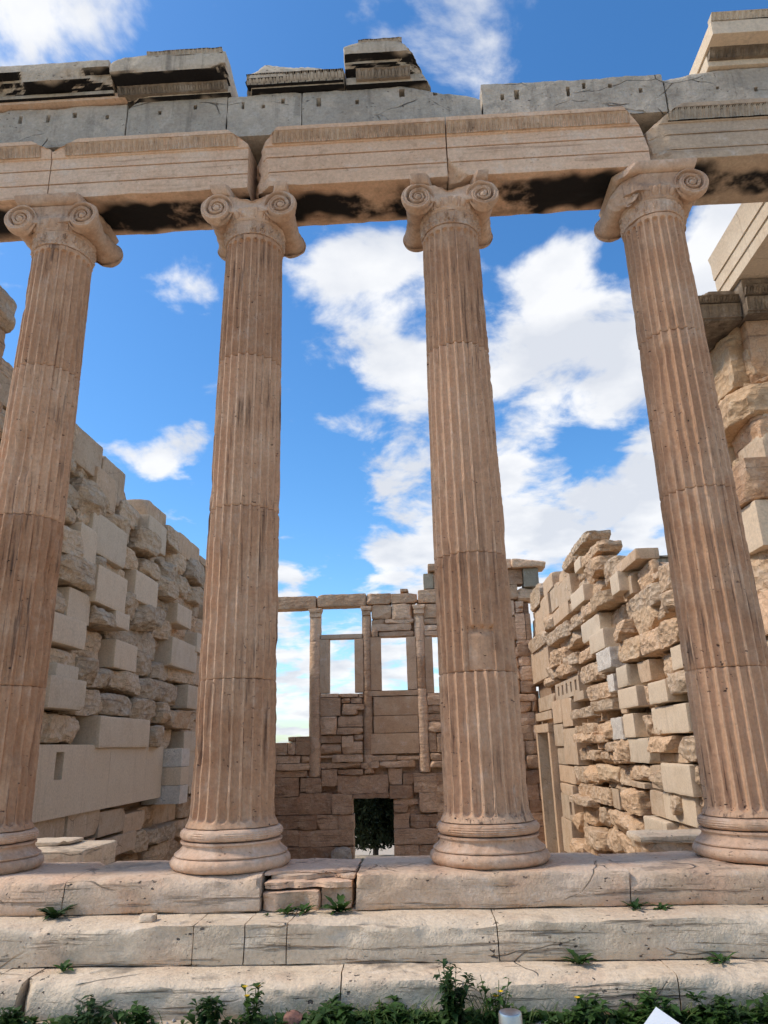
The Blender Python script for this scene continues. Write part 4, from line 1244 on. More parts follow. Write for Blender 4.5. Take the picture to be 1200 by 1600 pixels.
def side_wall(name, label, cat, X, sgn, rects, top, y_end, seed, z_floor, extra_skip=()):
    """X: plane of the stripped inner face; sgn: direction in which the face looks"""
    w = thing(name, label, cat, (X - sgn * 0.4, 11, z_floor))
    rng = random.Random(seed)
    front = (sgn, -0.25, 0.1)

    def put(k, y0, y1, z0, z1, p, i, deep=False):
        L, H = y1 - y0, z1 - z0
        g = 0.016 if k == 'R' else 0.007
        y0, y1, z0, z1 = y0 + g, y1 - g, z0 + g, z1 - g
        xf, xb = X + sgn * p, X - sgn * rng.uniform(0.36, 0.48)
        lo, hi = (min(xf, xb), y0, z0), (max(xf, xb), y1, z1)
        res = 0.034 if y0 < 7.5 else (0.045 if y0 < 13 else 0.06)
        s = seed * 31 + i
        if k in 'PC':
            ch = []
            if k == 'C' or rng.random() < 0.65:
                sy, sz = rng.choice((-1, 1)), rng.choice((-1, 1))
                ch = [((sgn * rng.uniform(0.3, 1), sy * rng.uniform(0.3, 1), sz * rng.uniform(0.3, 1)),
                       (xf - sgn * rng.uniform(0.0, 0.04), (y1 if sy > 0 else y0) - sy * rng.uniform(0, 0.08), (z1 if sz > 0 else z0) - sz * rng.uniform(0, 0.06)), 0.02)]
            V, F = block(lo, hi, res, 0.022 if k == 'P' else 0.03, 0.008 if k == 'P' else 0.012, 4, s, 0.8, chips=ch)
            mk('ashlar_block', V, F, 'new' if k == 'P' else 'flat', w, sharp=40)
        elif k == 'W':
            V, F = block(lo, hi, res * 0.8, 0.012, 0.022, 13, s, 0.5)
            mk('ashlar_block', V, F, 'picked', w, sharp=40)
        elif k == 'S':
            return
        elif k == 'F':
            sy, sz = rng.choice((-1, 1)), rng.choice((-1, 1))
            V, F = block(lo, hi, res, 0.014, 0.010, 4, s, 0.8,
                         chips=[((sgn, sy * rng.uniform(0.3, 1), sz * rng.uniform(0.3, 1)), (xf - sgn * 0.02, (y1 if sy > 0 else y0) - sy * 0.07, (z1 if sz > 0 else z0) - sz * 0.05), 0.02)])
            mk('ashlar_block', V, F, 'flat', w, sharp=40)
        else:
            V, F = rock(lo, hi, res, front, s, rng.randint(6, 10), rng.uniform(0.4, 0.7), 0.05)
            mk('rubble_stone', V, F, 'ochre' if rng.random() < 0.05 else ('rubble_pale' if sgn > 0 and not deep else 'rubble'), w, sharp=33)  # deeper left-wall stones take the darker marble, painting shade into the crevices
    n = 0
    for (k, y0, y1, z0, z1) in rects:
        p = {'P': rng.uniform(0.10, 0.26), 'C': rng.uniform(0.02, 0.08), 'W': rng.uniform(0.12, 0.22), 'F': rng.uniform(0.03, 0.12),
             'S': 0.1, 'R': rng.uniform(0.02, 0.30)}[k]
        put(k, y0, y1, z0, z1, p, n)
        n += 1
    # the rest of the courses, lying a little deeper
    z = z_floor
    while z < 7.2:
        h = rng.uniform(0.38, 0.50)
        y = 2.05
        while y < y_end:
            L = rng.uniform(0.55, 1.15) * (1.0 if y < 9 else 1.35)
            y1 = min(y + L, y_end)
            zt = top((y + y1) / 2)
            if z + 0.12 < zt and covered(y, y1, z, z + h, rects) < 0.55 and not any(a <= (y + y1) / 2 <= b and c <= z + h / 2 <= d for a, b, c, d in extra_skip):
                put('R' if rng.random() < 0.8 else 'F', y, y1, z, min(z + h, zt), rng.uniform(-0.24, -0.04), n, True)
                n += 1
            y = y1
        z += h
    # rubble core behind the stones
    ys = np.linspace(2.2, y_end, 40)
    V, F = boxgrid(np.array([X - sgn * 0.62, X - sgn * 0.30]) if sgn > 0 else np.array([X - sgn * 0.30, X - sgn * 0.62]), ys, np.linspace(0, 1, 6))
    tp = np.array([top(y) for y in V[:, 1]]) - 0.30
    V[:, 2] = z_floor + V[:, 2] * (tp - z_floor)
    for a, b, c, d in extra_skip:
        pass
    return w, V, F


XS, XN = -4.95, 4.85
S_RECT = table(SOUTH) + [('F', 3.90, 9.05, 0.03, 1.0), ('F', 9.05, 11.6, 0.0, 0.95)]


def top_s(y):
    return float(np.interp(y, [1.5, 2.0, 2.6, 3.6, 4.0, 6.3, 7.2, 8.4, 9.4, 12, 21], [6.95, 6.6, 6.3, 6.02, 6.1, 6.0, 5.6, 5.85, 5.6, 5.75, 5.6]))


south, CV, CF = side_wall('south_wall', 'rough stripped stone wall receding on the left, with a long smooth slab low down', 'wall',
                          XS, 1, [r for r in S_RECT if not (r[0] == 'F' and r[2] - r[1] > 2)], top_s, 21.0, 7, -3.2,
                          extra_skip=((3.6, 11.9, 0.0, 1.0),))
mk('wall_core', CV, CF, 'core', south, sharp=None, smooth=False)


def slotted(x0, x1, y0, y1, z0, z1, slots, parent, mat, name='smooth_slab', res=0.07):
    """smooth slab on the left wall with square cuttings"""
    ys, zs = list(lin(y0, y1, res)), list(lin(z0, z1, res))
    for (a, b, c, d) in slots:
        ys = [v for v in ys if not (a - 0.012 < v < b + 0.012)] + [a - 0.005, a, b, b + 0.005]
        zs = [v for v in zs if not (c - 0.012 < v < d + 0.012)] + [c - 0.005, c, d, d + 0.005]
    ys, zs = np.unique(np.round(ys, 4)), np.unique(np.round(zs, 4))
    ys[0], ys[-1], zs[0], zs[-1] = y0, y1, z0, z1
    V, F = boxgrid(np.array([x0, x1]), ys, zs)
    O = V.copy()
    fx = x1 if abs(x1) < abs(x0) else x0
    for (a, b, c, d) in slots:
        m = (O[:, 1] >= a - 1e-4) & (O[:, 1] <= b + 1e-4) & (O[:, 2] >= c - 1e-4) & (O[:, 2] <= d + 1e-4) & (np.abs(O[:, 0] - fx) < 1e-6)
        V[m, 0] += (x1 - x0) * 0.55 * (-1 if fx == x1 else 1)
    V[:, 0] += 0.004 * fbm(V * 3, 3, 4)
    return mk(name, V, F, mat, parent, sharp=35)


slotted(-5.25, -4.80, 3.55, 6.35, 0.02, 1.04, [(4.42, 4.66, 0.55, 0.93)], south, 'new')
slotted(-5.25, -4.80, 6.355, 9.02, 0.02, 1.0, [], south, 'new')
slotted(-5.25, -4.78, 9.62, 11.7, 0.0, 0.97, [(9.95, 10.15, 0.45, 0.82), (10.6, 10.85, -0.02, 0.13)], south, 'new')
for k in range(3):
    V, F = block((-5.2, 9.06, -0.12 + 0.36 * k), (-4.42, 9.60, 0.235 + 0.36 * k), 0.05, 0.008, 0.004, 5, 900 + k)
    mk('pier_block', V, F, 'picked' if k != 1 else 'new', south, sharp=40)

N_RECT = table(NORTH)


def top_n(y):
    return float(np.interp(y, [2, 4.6, 5.0, 5.9, 6.4, 7.0, 8.6, 9.3, 10.3, 11.4, 12.3, 13.6, 15.2, 16.8, 17.5, 21], [6.1, 5.0, 3.75, 3.7, 3.3, 4.40, 4.45, 4.75, 5.1, 5.55, 5.72, 5.75, 5.8, 5.7, 5.4, 5.7]))


DOOR = (17.5, 20.4, -3.2, 1.45)
north, CV, CF = side_wall('north_wall', 'rough stripped stone wall on the right with a tall doorway at its far end', 'wall',
                          XN, -1, N_RECT, top_n, 21.2, 9, -3.2, extra_skip=(DOOR,))
# core of the far wall stops at the doorway and goes on above it
k = CV[:, 1] > DOOR[0] + 0.1
CVa, _ = CV.copy(), None
CV[:, 1] = np.minimum(CV[:, 1], DOOR[0])
mk('wall_core', CV, CF, 'core', north, sharp=None, smooth=False)
V, F = block((5.0, DOOR[0], DOOR[3] + 0.25), (5.47, 21.2, 5.3), 0.2, 0.01, 0.01, 3, 5)
mk('wall_core', V, F, 'core', north)
# doorway: frame of three pieces, the deep reveal behind it, dark room beyond
for nm, lo, hi in [('door_jamb', (4.62, 17.56, -3.2), (5.05, 17.86, 1.20)), ('door_jamb', (4.62, 19.95, -3.2), (5.05, 20.3, 1.20)),
                   ('door_lintel', (4.60, 17.52, 1.205), (5.1, 20.35, 1.47)),
                   ('door_reveal', (5.055, 17.60, -3.2), (5.5, 17.84, 1.2)), ('door_reveal', (5.055, 20.0, -3.2), (5.5, 20.3, -0.85)),
                   ('door_reveal', (5.055, 20.02, -0.845), (5.5, 20.28, 1.2))]:
    V, F = block(lo, hi, 0.08, 0.01, 0.006, 3, int(lo[1] * 100))
    mk(nm, V, F, 'flat', north, sharp=40)
# small square cuttings in a row near the doorway
slotted(4.74, 5.15, 13.04, 16.43, 2.08, 2.56, [(13.35 + 0.62 * k, 13.55 + 0.62 * k, 2.2, 2.47) for k in range(5)], north, 'flat', 'slotted_slab')
slotted(4.75, 5.15, 15.35, 17.21, -1.24, -0.57, [(15.7, 16.0, -1.1, -0.75)], north, 'flat', 'slotted_slab')

# ------------------------------------------------------------------ west wall with windows
WY = 21.0
west = thing('west_wall', 'brown stone wall across the far end with open windows and a dark doorway', 'wall', (0, WY + 0.4, -3.25))


def wst(k, x0, x1, z0, z1, seed, p=None, name=None, mat=None, yb=0.55):
    rng = random.Random(seed * 13 + 1)
    g = 0.003 if k in 'KG' else 0.008
    dp = {'R': rng.uniform(0.0, 0.14), 'F': rng.uniform(0.0, 0.06), 'K': rng.uniform(-0.02, 0.07), 'G': 0.02, 'L': 0.05}[k] if p is None else p
    lo, hi = (x0 + g, WY - dp, z0 + g * 0.6), (x1 - g, WY + yb, z1 - g * 0.6)
    if k == 'R':
        V, F = rock(lo, hi, 0.05, (0, -1, 0), seed, 5, 0.30, 0.035)
    elif k == 'K':
        sx, sz = rng.choice((-1, 1)), rng.choice((-1, 1))
        V, F = block(lo, hi, 0.05, 0.007, 0.035, 3.0, seed, 0.8,
                     chips=[((sx * rng.uniform(0.3, 1), -1, sz * rng.uniform(0.3, 1)), ((x1 if sx > 0 else x0) - sx * 0.08, WY - dp + 0.02, (z1 if sz > 0 else z0) - sz * 0.05), 0.03)])
    elif k == 'L':
        V, F = block(lo, hi, 0.05, 0.03, 0.02, 4, seed, 0.8, chips=[((-0.6, -0.4, 0.7), (x0 + 0.12, WY, z1 - 0.06), 0.03)] if x0 > -4 else ())
    else:
        V, F = block(lo, hi, 0.08, 0.012, 0.008, 4, seed, 0.8)
    m = mat or {'R': 'west', 'F': 'west', 'K': 'west_low', 'G': 'west_panel', 'L': 'west'}[k]
    return mk(name or {'R': 'rubble_stone', 'F': 'ashlar_block', 'K': 'ashlar_block', 'G': 'window_panel', 'L': 'lintel'}[k], V, F, m, west, sharp=36)


for i, (k, x0, x1, z0, z1) in enumerate(table(WEST)):
    wst(k, x0, x1, z0, z1, 500 + i)


def half_column(x0, x1, z0, z1, name='half_column', cuts=()):
    """engaged shaft standing proud of the wall, in drums, with a small capital"""
    xc, r = (x0 + x1) / 2, (x1 - x0) / 2 + 0.035
    zj = [z0] + list(cuts) + [z1 - 0.36]
    for a, b in zip(zj[:-1], zj[1:]):
        prof = [(0.02, a + 0.002), (r - 0.006, a + 0.002), (r, a + 0.012)] + [(r, z) for z in lin(a + 0.1, b - 0.1, 0.1)] + [(r, b - 0.012), (r - 0.006, b - 0.002), (0.02, b - 0.002)]
        P, F = lathe(prof, 40, xc, WY + 0.13, 0.016, int(a * 100), 6)
        mk(name, P, F, 'west', west, sharp=50)
    z = z1 - 0.355
    V, F = block((x0 - 0.02, WY - 0.12, z), (x1 + 0.02, WY + 0.3, z + 0.17), 0.05, 0.02, 0.01, 5, int(x0 * 50))
    mk('half_column_capital', V, F, 'west', west, sharp=45)
    V, F = block((x0 - 0.09, WY - 0.16, z + 0.175), (x1 + 0.09, WY + 0.35, z + 0.35), 0.05, 0.03, 0.012, 5, int(x0 * 51))
    t = np.clip((z + 0.35 - V[:, 2]) / 0.17, 0, 1)
    V[:, 0] = xc + (V[:, 0] - xc) * (1 - 0.25 * t)
    mk('half_column_capital', V, F, 'west', west, sharp=45)


half_column(-3.53, -3.15, -0.1, 6.03, cuts=(3.45, 4.75))
half_column(-1.51, -1.22, 0.0, 6.05, cuts=(0.62, 2.87, 3.6, 4.9))
half_column(0.49, 0.84, -0.03, 6.05, cuts=(0.62, 2.9, 4.1, 5.6))
half_column(2.47, 2.82, -0.03, 6.05, cuts=(2.9, 4.6))
# window frames
for nm, (x0, x1, z0, z1) in [('window_lintel', (-3.12, -1.53, 4.84, 5.01)), ('window_jamb', (-3.16, -2.80, 2.83, 4.83)), ('window_jamb', (-1.84, -1.50, 2.83, 4.83)),
                             ('window_jamb', (-1.23, -0.83, 2.88, 4.86)), ('window_jamb', (0.13, 0.50, 2.88, 4.84)), ('window_sill', (-1.34, 0.58, 2.67, 2.87)),
                             ('window_jamb', (0.83, 1.13, 2.74, 4.82)), ('window_jamb', (2.12, 2.40, 2.74, 4.82)), ('window_sill', (0.86, 2.44, 2.62, 2.735))]:
    wst('G', x0, x1, z0, z1, int(abs(x0) * 100), 0.03, nm, 'west_panel' if x0 > -2 else 'flat', 0.4)
# masonry behind the third column, hidden from the front but part of the wall
rng = random.Random(4)
for z0, z1, xa, xb in [(4.86, 6.6, 1.5, 4.1), (0.0, 2.6, 1.42, 4.85), (-3.25, -0.02, 1.05, 4.85), (2.62, 4.84, 2.85, 4.3), (-3.25, -2.88, -4.9, -1.96), (-3.25, -2.88, -0.5, 1.05),
                       (2.62, 4.57, 4.3, 4.9)]:
    z = z0
    while z < z1 - 0.1:
        h = min(rng.uniform(0.35, 0.55), z1 - z)
        x = xa
        while x < xb - 0.05:
            w_ = min(rng.uniform(0.5, 1.0), xb - x)
            wst('K' if z < -0.1 else 'R', x, x + w_, z, z + h, rng.randint(1000, 99999), rng.uniform(0, 0.12) if z > -0.1 else rng.uniform(-0.04, 0.06))
            x += w_
        z += h
# solid heart of the wall, broken by the door and windows
for x0, x1, z0, z1 in [(-5.3, -1.99, -3.25, -0.1), (-0.47, 5.0, -3.25, -0.1), (-1.98, -0.48, -0.80, -0.1), (-5.3, -3.5, -0.095, 1.05), (-3.5, 5.0, -0.095, 2.72), (-1.1, 0.6, 4.9, 6.05), (0.6, 4.9, 4.9, 6.3),
                       (2.45, 4.9, 2.725, 4.895)]:
    V, F = block((x0, WY + 0.22, z0), (x1, WY + 0.50, z1), 0.4, 0.01, 0, 3, 3)
    mk('wall_core', V, F, 'west_low', west, sharp=40)
# remains of the upper storey at the right: upright blocks and a projecting roof slab
for nm, lo, hi, m in [('frieze_block', (4.18, 20.9, 6.71), (4.72, 21.5, 7.30), 'west_low'), ('frieze_block', (4.74, 20.8, 6.58), (5.32, 21.5, 7.30), 'grey_new'),
                      ('frieze_block', (0.89, 20.95, 6.66), (1.27, 21.5, 7.26), 'grey_new'), ('frieze_block', (1.28, 21.0, 6.66), (4.15, 21.5, 7.28), 'west'),
                      ('roof_slab', (1.08, 20.75, 7.32), (2.6, 21.6, 7.60), 'west'), ('roof_slab', (2.62, 20.7, 7.32), (4.3, 21.6, 7.68), 'west')]:
    V, F = block(lo, hi, 0.06, 0.02, 0.012, 5, int(lo[0] * 77))
    mk(nm, V, F, m, west, sharp=40)
V, F = block((4.31, 20.6, 7.31), (5.62, 21.6, 7.66), 0.05, 0.04, 0.03, 4, 88, chips=[((0.6, -0.5, -0.6), (5.55, 20.7, 7.38), 0.03), ((0.15, -0.3, 1), (4.9, 20.7, 7.60), 0.03)])
mk('roof_slab', V, F, 'west', west, sharp=40)

# ------------------------------------------------------------------ right-hand wall end with its carved capital and restored beam
anta = thing('wall_end_pillar', 'broken ochre wall end at the right edge, carved grey capital on top', 'pillar', (5.3, 2.6, -3.0))
ST = [  # lo, hi, material, kind
    ((5.02, 2.00, 5.25), (5.75, 2.95, 6.12), 'west', 'block'), ((4.84, 2.20, 5.24), (5.05, 2.9, 6.12), 'ochre', 'rock'),
    ((4.74, 2.03, 4.80), (5.75, 2.95, 5.235), 'ochre', 'rock'), ((4.86, 2.06, 4.21), (5.75, 2.95, 4.79), 'west', 'rock'),
    ((4.66, 2.00, 3.67), (5.75, 2.95, 4.195), 'west', 'block'), ((4.72, 2.06, 3.08), (5.75, 2.95, 3.655), 'new', 'block'),
    ((4.70, 2.10, 2.55), (5.75, 2.95, 3.06), 'rubble', 'rock'), ((4.66, 2.04, 2.05), (5.75, 2.95, 2.54), 'west', 'block'),
    ((4.72, 2.10, 1.50), (5.75, 2.95, 2.04), 'rubble', 'rock'), ((4.70, 2.05, 0.9), (5.75, 2.95, 1.49), 'new', 'block'),
    ((4.70, 2.05, 0.0), (5.75, 2.95, 0.89), 'flat', 'block'), ((4.65, 2.0, -3.0), (5.85, 3.0, -0.01), 'flat', 'block'),
    ((4.70, 2.97, 5.30), (5.5, 3.9, 6.10), 'new', 'block'), ((4.74, 2.97, 4.75), (5.5, 3.8, 5.28), 'rubble', 'rock'),
    ((4.70, 2.97, 4.20), (5.5, 3.9, 4.73), 'new', 'rough'), ((4.70, 2.97, 3.65), (5.5, 4.0, 4.19), 'new', 'rough'),
    ((4.74, 2.97, 3.10), (5.5, 4.0, 3.64), 'new', 'block')]
for i, (lo, hi, m, kd) in enumerate(ST):
    if kd == 'rock':
        V, F = rock(lo, hi, 0.035, (-0.7, -0.8, 0), 640 + i, 6, 0.42, 0.06)
    elif kd == 'rough':
        V, F = block(lo, hi, 0.035, 0.02, 0.03, 6, 640 + i)
    else:
        V, F = block(lo, hi, 0.05, 0.012, 0.006, 4, 640 + i, chips=[((-0.7, -0.6, -0.4), (lo[0] + 0.08, lo[1] + 0.05, lo[2] + 0.12), 0.03)] if i in (0, 4) else ())
    mk('rubble_stone' if kd == 'rock' else 'ashlar_block', V, F, m, anta, sharp=36)
# carved capital: a lower band and the forward corner, egg row over palmette row
V, F = block((4.40, 1.98, 6.13), (4.98, 2.9, 6.583), 0.03, 0.012, 0.008, 6, 671, chips=[((-0.5, -0.5, 0.7), (4.50, 2.05, 6.52), 0.03)])
cap1 = mk('carved_capital', V, F, 'crusted', anta, sharp=40)
P, F = carved_strip(4.42, 4.97, 6.38, 6.47, 1.97, 0.075, 0.026, 0.05, 672, 'egg', 0.15)
mk('egg_and_dart_moulding', P, F, 'crusted', cap1, sharp=60)
P, F = carved_strip(4.42, 4.97, 6.16, 6.35, 1.97, 0.125, 0.026, 0.02, 673, 'leaf', 0.15)
mk('palmette_band', P, F, 'crusted', cap1, sharp=60)
V, F = block((4.985, 1.84, 6.13), (5.95, 2.9, 6.583), 0.03, 0.012, 0.008, 6, 674)
t = np.clip((V[:, 2] - 6.33) / 0.25, 0, 1)
V[:, 1] -= 0.10 * t * (V[:, 1] < 2.3)
V[:, 0] -= 0.05 * t * (V[:, 0] < 5.3)
cap2 = mk('carved_capital', V, F, 'crusted', anta, sharp=40)
P, F = carved_strip(4.98, 5.94, 6.38, 6.48, 1.80, 0.075, 0.026, 0.06, 675, 'egg', 0.15)
mk('egg_and_dart_moulding', P, F, 'crusted', cap2, sharp=60)
P, F = carved_strip(4.99, 5.94, 6.16, 6.35, 1.835, 0.125, 0.026, 0.02, 676, 'leaf', 0.15)
mk('palmette_band', P, F, 'crusted', cap2, sharp=60)
# restored beam running back from the front corner to the wall end
beam = thing('return_beam', 'clean cream restored beam slanting in from the right edge above the carved capital', 'beam', (5.2, 1.4, 6.6))
for y0, y1 in ((0.36, 1.35), (1.355, 2.30)):
    V, F = boxgrid(np.array([4.90, 5.25, 5.62]), lin(y0, y1, 0.1), np.array([6.60, 6.774, 6.776, 6.964, 6.966, 7.20, 7.31]))
    s = V[:, 0] < 5.0
    V[s, 0] -= np.interp(V[s, 2], [6.774, 6.776, 6.964, 6.966, 7.2, 7.31], [0, 0.018, 0.018, 0.036, 0.036, 0.06])
    mk('beam_block', V, F, 'new', beam, sharp=30)
# the left wall end, seen as a sliver beside the first column
anta2 = thing('wall_end', 'sliver of broken wall end left of the far left column', 'wall', (-5.2, 1.9, -0.5))
for i, (z0, z1, y0) in enumerate([(-0.5, 0.4, 1.7), (0.4, 1.3, 1.7), (1.3, 1.8, 1.75), (1.8, 2.3, 1.7), (2.3, 2.8, 1.75), (2.8, 3.3, 1.7), (3.3, 3.8, 1.72), (3.8, 4.35, 1.7), (4.35, 4.9, 1.74), (4.9, 5.4, 1.7), (5.4, 5.95, 1.72), (5.95, 6.5, 1.62), (6.5, 6.95, 1.5)]):
    V, F = rock((-5.6, y0, z0), (-4.90 - 0.05 * (i % 3), 2.02, z1 - 0.01), 0.04, (1, -0.8, 0), 700 + i, 5, 0.4, 0.05)
    mk('rubble_stone', V, F, 'west' if i % 2 else 'rubble', anta2, sharp=36)

# ------------------------------------------------------------------ roof of the side porch showing over the right-hand wall
porch = thing('north_porch', 'dark flat porch roof edge showing above the right-hand wall', 'porch', (7.6, 14, 0))
for nm, lo, hi, m in [('roof_slab', (5.6, 14.7, 5.86), (11.2, 21.5, 6.03), 'cornice'), ('roof_slab', (5.5, 14.6, 6.035), (11.3, 21.6, 6.10), 'crusted'),
                      ('back_wall', (5.6, 16.6, -3.2), (11.2, 17.0, 5.85), 'frieze'), ('side_wall', (10.8, 14.9, -3.2), (11.2, 16.59, 5.85), 'frieze')]:
    V, F = block(lo, hi, 0.25, 0.02, 0.01, 4, int(lo[0] * 50 + lo[2] * 10))
    mk(nm, V, F, m, porch, sharp=40)

# ------------------------------------------------------------------ loose stones
def loose(name, label, lo, hi, seed, mat, rocky=False, cat='stone', group=None, res=0.03):
    if rocky:
        V, F = rock(lo, hi, res, (0, -0.6, 0.8), seed, 6, 0.5, min(np.array(hi) - np.array(lo)) * 0.14)
    else:
        V, F = block(lo, hi, res, 0.02, 0.012, 5, seed, 0.8, chips=[((0.6, -0.5, -0.4), (hi[0] - 0.08, lo[1], lo[2] + 0.05), 0.02)])
    return tag(mk(name, V, F, mat, sharp=36), label, cat, group)


loose('marble_slab', 'pale slab with a dark broken end lying behind the far left column', (-4.25, 0.95, -0.30), (-2.72, 1.75, 0.025), 801, 'step')
loose('marble_slab', 'smaller pale slab on top of the one behind the far left column', (-4.1, 1.25, 0.03), (-3.05, 1.7, 0.07), 802, 'step')
loose('marble_slab', 'thin pale slab lying left of the right-hand column base', (2.55, 1.0, -0.02), (3.35, 1.5, 0.045), 803, 'step', False)
loose('field_stone', 'rough low stone carrying the thin slab beside the right-hand column', (2.62, 1.05, -0.32), (3.3, 1.5, -0.012), 808, 'rubble', True)
V, F = block((-7, 0.46, -0.6), (7, 2.0, -0.30), 0.12, 0.02, 0.015, 3, 804)
o = mk('porch_floor', V, F, 'step', sharp=50)
o['kind'] = 'structure'
loose('field_stone', 'small lichen-dark block beside the far doorway', (-2.66, 20.35, -3.22), (-2.02, 20.85, -2.44), 805, 'frieze', True)
loose('field_stone', 'small flat pebble-like stone on the middle step near a weed', (-1.52, -0.78, -0.245), (-1.41, -0.68, -0.20), 806, 'step', True, res=0.012)
loose('field_stone', 'reddish stone among the weeds at the foot of the steps', (-0.35, -1.41, -0.71), (-0.25, -1.32, -0.62), 807, 'red_stone', True, res=0.012)


# ------------------------------------------------------------------ plants
def leaf_blade(base, yaw, length, width, rise, droop, lobes=0, n=6):
    """one arching leaf as a narrow folded strip"""
    pts, fs = [], []
    dx, dy = math.cos(yaw), math.sin(yaw)
    for i in range(n + 1):
        t = i / n
        w = width * (math.sin(math.pi * min(1, t * 0.93 + 0.05)) ** 0.8) * (1 - 0.35 * lobes * (i % 2))
        r = length * t * math.cos(rise * (1 - 0.3 * t))
        z = length * t * math.sin(rise) - droop * length * t * t
        c = (base[0] + dx * r, base[1] + dy * r, base[2] + z)
        pts += [(c[0] - dy * w, c[1] + dx * w, c[2] + w * 0.35), c, (c[0] + dy * w, c[1] - dx * w, c[2] + w * 0.35)]
        if i:
            a = (i - 1) * 3
            fs += [(a, a + 1, a + 4, a + 3), (a + 1, a + 2, a + 5, a + 4)]
    return pts, fs


def add(acc, part):
    P, Fs = acc
    k = len(P)
    P += part[0]
    Fs += [tuple(i + k for i in f) for f in part[1]]


def tube(pts, r0, r1, n=5):
    P, Fs = [], []
    for i, p in enumerate(pts):
        r = r0 + (r1 - r0) * i / (len(pts) - 1)
        for k in range(n):
            a = 2 * math.pi * k / n
            P.append((p[0] + r * math.cos(a), p[1] + r * math.sin(a), p[2]))
        if i:
            for k in range(n):
                Fs.append(((i - 1) * n + k, (i - 1) * n + (k + 1) % n, i * n + (k + 1) % n, i * n + k))
    return P, Fs


def rosette(loc, label, size, seed, leaves=16, mat='leaf', cat='weed', up=0.5, lobes=1, group='weeds growing on the steps'):
    rng = random.Random(seed)
    t = thing('weed', label, cat, loc, group)
    acc = ([], [])
    for k in range(leaves):
        L = size * rng.uniform(0.55, 1.1)
        add(acc, leaf_blade((loc[0] + rng.uniform(-.15, .15) * size, loc[1] + rng.uniform(-.1, .1) * size, loc[2] + rng.uniform(0, .1) * size), rng.uniform(0, 2 * math.pi), L, L * rng.uniform(.15, .24),
                            rng.uniform(up * 0.5, up * 2.0), rng.uniform(0.1, 0.5), lobes))
    mk('leaves', acc[0], acc[1], mat, t, org=loc, sharp=None)
    return t


def bushy(loc, label, h, spread, seed, mat='leaf_dark', stems=9, flowers=0, per=16, size=0.045):
    rng = random.Random(seed)
    t = thing('weed', label, 'weed', loc, 'weeds at the foot of the steps')
    ls, st, fl = ([], []), ([], []), ([], [])
    for s in range(stems):
        a, l = rng.uniform(0, 2 * math.pi), rng.uniform(0.5, 1.0) * h
        sp = rng.uniform(0, spread)
        pts = [(loc[0] + math.cos(a) * sp * (0.3 + 0.7 * q), loc[1] + math.sin(a) * sp * (0.3 + 0.7 * q), loc[2] + l * q) for q in np.linspace(0, 1, 5)]
        add(st, tube(pts, 0.004, 0.002))
        for k in range(per):
            q = rng.uniform(0.1, 1.0)
            i = min(3, int(q * 4))
            f = q * 4 - i
            p = [pts[i][j] * (1 - f) + pts[i + 1][j] * f for j in range(3)]
            L = size * rng.uniform(0.6, 1.5)
            add(ls, leaf_blade(p, rng.uniform(0, 2 * math.pi), L, L * 0.32, rng.uniform(-0.2, 0.9), 0.3, 1, 4))
        if s < flowers:
            top = pts[-1]
            for k in range(9):
                add(fl, leaf_blade(top, k * 0.7, 0.022, 0.007, 0.6, 0.1, 0, 2))
    mk('leaves', ls[0], ls[1], mat, t, org=loc, sharp=None)
    mk('stems', st[0], st[1], 'grass', t, org=loc, sharp=None)
    if flowers:
        mk('flowers', fl[0], fl[1], 'flower', t, org=loc, sharp=None)['kind'] = 'stuff'
    return t


def tuft(loc, label, h, seed, n=40, spread=0.08):
    rng = random.Random(seed)
    acc = ([], [])
    for k in range(n):
        b = (loc[0] + rng.gauss(0, spread), loc[1] + rng.gauss(0, spread * 0.5), loc[2] - 0.01)
        add(acc, leaf_blade(b, rng.uniform(0, 6.28), h * rng.uniform(0.5, 1.1), 0.0035, rng.uniform(1.0, 1.5), 0.25, 0, 5))
    o = mk('grass_tuft', acc[0], acc[1], 'grass', org=loc, sharp=None)
    return tag(o, label, 'grass')


GZ = -0.695
rosette((-2.21, -0.60, -0.245), 'dark leafy weed in the crack of the top step at the left', 0.17, 1, 22, 'leaf_dark')
rosette((-0.50, -0.58, -0.245), 'low green weed left of the gap between the two middle columns', 0.11, 2, 16)
rosette((-0.36, -0.56, -0.245), 'small weed in the broken gap of the top step', 0.10, 22, 14)
rosette((-0.10, -0.57, -0.245), 'brighter weed at the right end of the broken gap', 0.16, 3, 24)
rosette((2.03, -0.60, -0.245), 'dark weed in the joint of the top step at the right', 0.11, 4, 16, 'leaf_dark')
rosette((2.20, -0.63, -0.245), 'small weed just right of the top step joint', 0.09, 5, 14)
rosette((1.52, -0.98, -0.49), 'feathery weed on the lowest step under the third column', 0.13, 6, 18)
rosette((2.45, -0.97, -0.49), 'weed with a long stalk on the lowest step at the right', 0.12, 7, 14)
rosette((-1.93, -0.98, -0.49), 'grassy sprig on the lowest step at the left', 0.10, 8, 12, up=0.8, lobes=0)
rosette((-0.62, -0.63, -0.245), 'tiny leaf sprig on the middle step left of the gap', 0.05, 9, 9)
rosette((1.98, 0.56, -0.30), 'dark weed behind the top step, before the right-hand wall', 0.30, 10, 26, 'leaf_dark')
